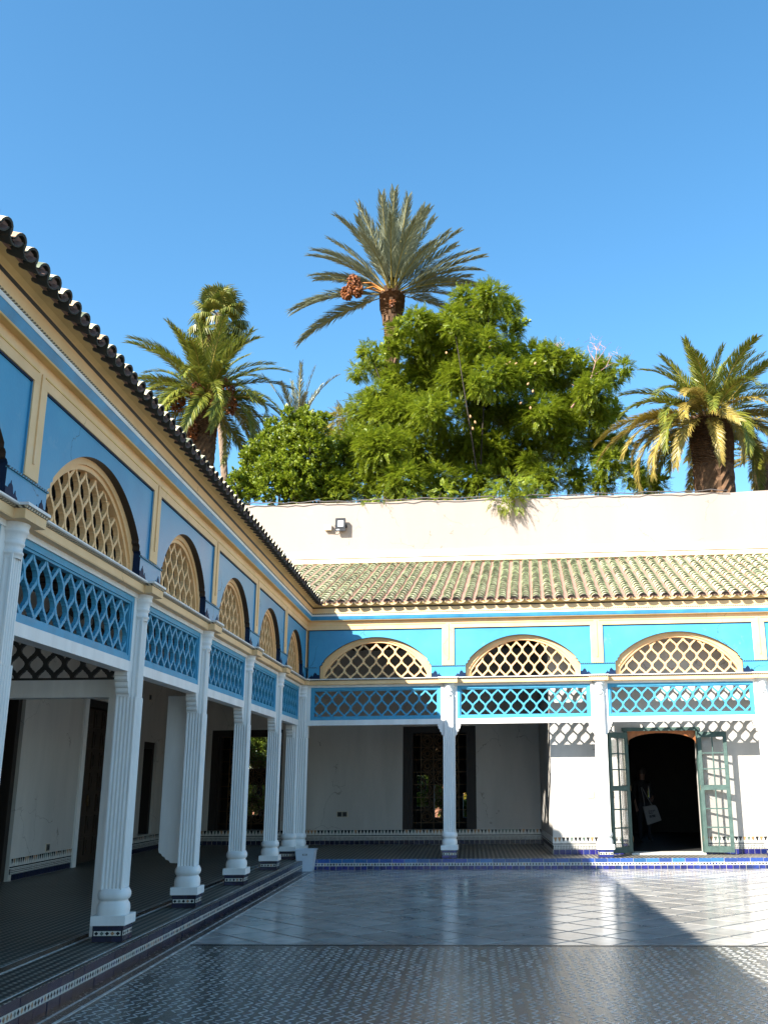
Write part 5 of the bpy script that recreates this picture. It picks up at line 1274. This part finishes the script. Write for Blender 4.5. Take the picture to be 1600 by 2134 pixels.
JL = [(1020, 622, 38), (965, 622, 26), (1058, 645, 30), (1068, 688, 20), (872, 672, 34), (905, 690, 38), (850, 712, 26), (945, 672, 40), (1000, 668, 42), (1005, 720, 44), (950, 735, 48), (885, 742, 34), (1060, 740, 34),
      (770, 733, 22), (748, 776, 20), (785, 765, 22), (820, 728, 18),
      (835, 800, 46), (895, 795, 54), (960, 795, 56), (1030, 790, 50), (1110, 740, 30), (1148, 745, 34), (1095, 790, 44), (1150, 795, 50), (1205, 775, 36), (1250, 770, 26), (1275, 790, 22), (1235, 815, 40),
      (770, 860, 52), (835, 865, 54), (905, 865, 58), (1000, 860, 52), (1070, 870, 54), (1130, 870, 54), (1190, 860, 50), (1245, 865, 40), (1275, 860, 24),
      (735, 930, 50), (800, 940, 58), (870, 945, 58), (950, 945, 58), (1030, 945, 56), (1105, 945, 54), (1175, 935, 50), (1240, 930, 44), (1290, 930, 34), (1270, 965, 36),
      (700, 985, 46), (705, 1020, 40), (770, 1005, 52), (840, 1010, 50), (910, 1010, 48), (985, 1010, 46), (1060, 990, 42), (1130, 1000, 38), (1200, 1000, 36), (1255, 1005, 30), (1320, 990, 34), (1365, 1008, 24), (1340, 1015, 24)]
jc = jit(JL, 14.2, 1.7, 3)
# the side turned away from the sun thins out; the near low mass comes forward
rgj = np.random.default_rng(77)
jc += [(x + rgj.normal(0, 26), y + rgj.normal(0, 18), r * .5, Y - rgj.uniform(0, 1.4)) for x, y, r, Y in jc if 660 < y < 960 and 760 < x < 1230]
jc = [(x, y, r * (.86 if x > 1150 and y > 880 else 1), Y - (1.6 if (x < 950 and y > 900) else 0)) for x, y, r, Y in jc]
big, OB = tree("big feathery leaved tree with tan seed pods, filling the middle above the pink wall", 4.0, 14.5, jc, J, 'jac', 1000, .35, droop=.22, seed=5, out_only=.30, flat=.9, r_tr=.20, fork=.55, fill=70, layer=.8)
# seed pods and the bare twig of the big tree
pod = MB(); pod.lathe([(-.07, .003), (-.05, .035), (0, .045), (.04, .03), (.07, .003)], 0, 0, 'pod', 6)
pm_ = pod.mesh("seed_pod"); rg = np.random.default_rng(9)
for px, py in ((960, 634), (985, 640), (925, 650), (1000, 655), (1055, 760), (1062, 755), (1075, 758), (1058, 768), (1115, 757), (1100, 800), (1110, 815), (1085, 840), (1105, 850), (980, 868), (990, 880), (985, 893), (930, 735), (1020, 722), (945, 680), (905, 668)):
    p = at(px, py, 12.3 if py > 700 else 13.2); link("seed_pod", pm_, big, p - Vector(OB), (rg.normal(0, .3), rg.normal(0, .3), 0))
tw = MB(); Yt = 13.0
def tp(px, py): return tuple(at(px, py, Yt) - Vector(OB))
tw.tube([tp(1190, 850), tp(1215, 815), tp(1232, 785), tp(1240, 755), tp(1243, 725)], [.035, .03, .022, .014, .008], 'twig', 5)
for pts in (((1232, 785), (1262, 765), (1285, 752)), ((1240, 755), (1228, 735), (1224, 720)), ((1240, 755), (1256, 735), (1262, 722)), ((1215, 815), (1198, 806), (1190, 800)), ((1243, 730), (1236, 718), (1230, 713)), ((1243, 730), (1250, 716), (1252, 710)), ((1262, 765), (1270, 748), (1276, 738)), ((1208, 825), (1205, 845), (1212, 862))):
    tw.tube([tp(*p) for p in pts], [.014, .010, .006], 'twig', 4)
rg = np.random.default_rng(12)
for _ in range(70):
    c = (1238, 722) if rg.random() < .6 else ((1175, 722) if rg.random() < .5 else (1278, 745)); a = (c[0] + rg.normal(0, 13), c[1] + rg.normal(0, 9)); tw.tube([tp(*a), tp(a[0] + rg.normal(0, 7), a[1] - rg.uniform(2, 10))], [.006, .004], 'twig', 3)
tw.build("bare_twig", big)
FL_ = [(505, 1015, 26), (530, 990, 32), (512, 1035, 24), (555, 965, 34), (575, 915, 24), (590, 935, 34), (622, 900, 32), (628, 880, 20), (650, 900, 30), (615, 950, 44), (655, 945, 42), (580, 985, 44), (560, 1025, 38), (620, 1005, 46), (665, 990, 42), (660, 1030, 40), (610, 1040, 36), (690, 1040, 30), (520, 955, 16), (548, 925, 16), (570, 890, 14), (602, 868, 14), (640, 868, 14), (668, 880, 18), (488, 1000, 14), (498, 1040, 14), (535, 1010, 16), (690, 950, 18)]
tree("dense small leaved green tree between the eave and the big feathery tree", -2.4, 12.2, jit(FL_, 12.2, .9, 8), TF, 'ficus', 380, .27, droop=-.9, seed=8, flat=1.0, r_tr=.16)
YL = [(690, 885, 26), (715, 872, 26), (705, 905, 26), (738, 895, 24), (680, 905, 18), (725, 860, 14), (690, 925, 20)]
tree("yellowing feathery tree squeezed between the green tree and the big one", -.2, 16.5, jit(YL, 16.5, .6, 10), J, 'jac_yellow', 260, .46, droop=.3, seed=10, r_tr=.10)
# sprays that hang over the wall top
HW = bw(0, VB + .12).y
HL = [(1062, 1018, 34, HW), (1045, 1040, 26, HW - .1), (1068, 1048, 24, HW - .15), (1085, 1025, 26, HW), (1054, 1062, 14, HW - .15), (1120, 1018, 16, HW + .1), (1030, 1020, 16, HW + .1)]
hb, _o = tree("bright green feathery bough spilling over the front of the pink wall", 4.1, 6.6, HL, J, 'jac', 420, .36, cat="tree bough", name="overhanging_tree", droop=.6, seed=15, r_tr=.06, fork=.9)
HL2 = [(920, 1026, 18, HW + .25), (940, 1028, 14, HW + .2), (895, 1034, 12, HW + .25), (800, 1035, 14, HW + .3), (760, 1036, 14, HW + .3), (845, 1034, 12, HW + .3), (700, 1042, 12, HW + .3)]
tree("low feathery sprig lying along the wall top under the big tree", 2.0, 6.8, HL2, J, 'jac', 420, .34, cat="tree bough", name="overhanging_tree", droop=.3, seed=16, r_tr=.05, fork=.9)

# -- garden seen through the grilles and the passage
def bush(px, py, r, Y, label, mat='bush', seed=1, grp="sunlit bushes in the far garden"):
    P = at(px, py, Y); rg = np.random.default_rng(seed); rr = r / ppm(Y); cl = [(px + rg.normal(0, r * .5), py + rg.normal(0, r * .4), r * rg.uniform(.5, .75), Y + rg.uniform(-.4, .4)) for _ in range(9)]
    tree(label, P.x, Y, cl, TF, mat, 170, .26, cat="bush", name="garden_bush", droop=.0, seed=seed, r_tr=.05, fork=.3, group=grp)
for i, (px, py, r) in enumerate(((512, 1570, 16), (545, 1590, 12), (535, 1675, 16), (868, 1640, 11), (884, 1672, 9), (915, 1662, 12), (978, 1684, 10))):
    bush(px, py, r, 9.75 + .15 * (i % 2), "dark bush standing in the shade right behind the iron grilles", 'bush', 50 + i, "shaded bushes behind the grilles")
bush(885, 1660, 42, 21.0, "leafy sunlit bush glimpsed through the patterned grille behind the single column", seed=31)
bush(965, 1690, 40, 21.5, "yellow flecked garden bush glimpsed at the edge of the patterned grille", 'jac_yellow', 32)
bush(520, 1665, 50, 21.0, "low leafy garden bush glimpsed through the grille behind the shaded columns", seed=33)
bush(525, 1560, 46, 22.0, "high leafy garden bush glimpsed at the top of the grille behind the shaded columns", seed=34)
bush(1345, 1665, 30, 21.0, "garden bush glimpsed as a pale fleck at the end of the dark passage", seed=35)
gwl = empty("boundary_wall", (2.0, 30.0, -0.34)); tag(gwl, "terracotta garden boundary wall glimpsed far behind the iron grilles", "wall")
m = MB(); m.box(-22, 22, 0, .4, 0, 1.9, 'red_line'); m.build("wall_face", gwl); m = MB(); m.box(-22, 22, -.05, .45, 1.901, 2.0, 'pink'); m.build("coping", gwl)
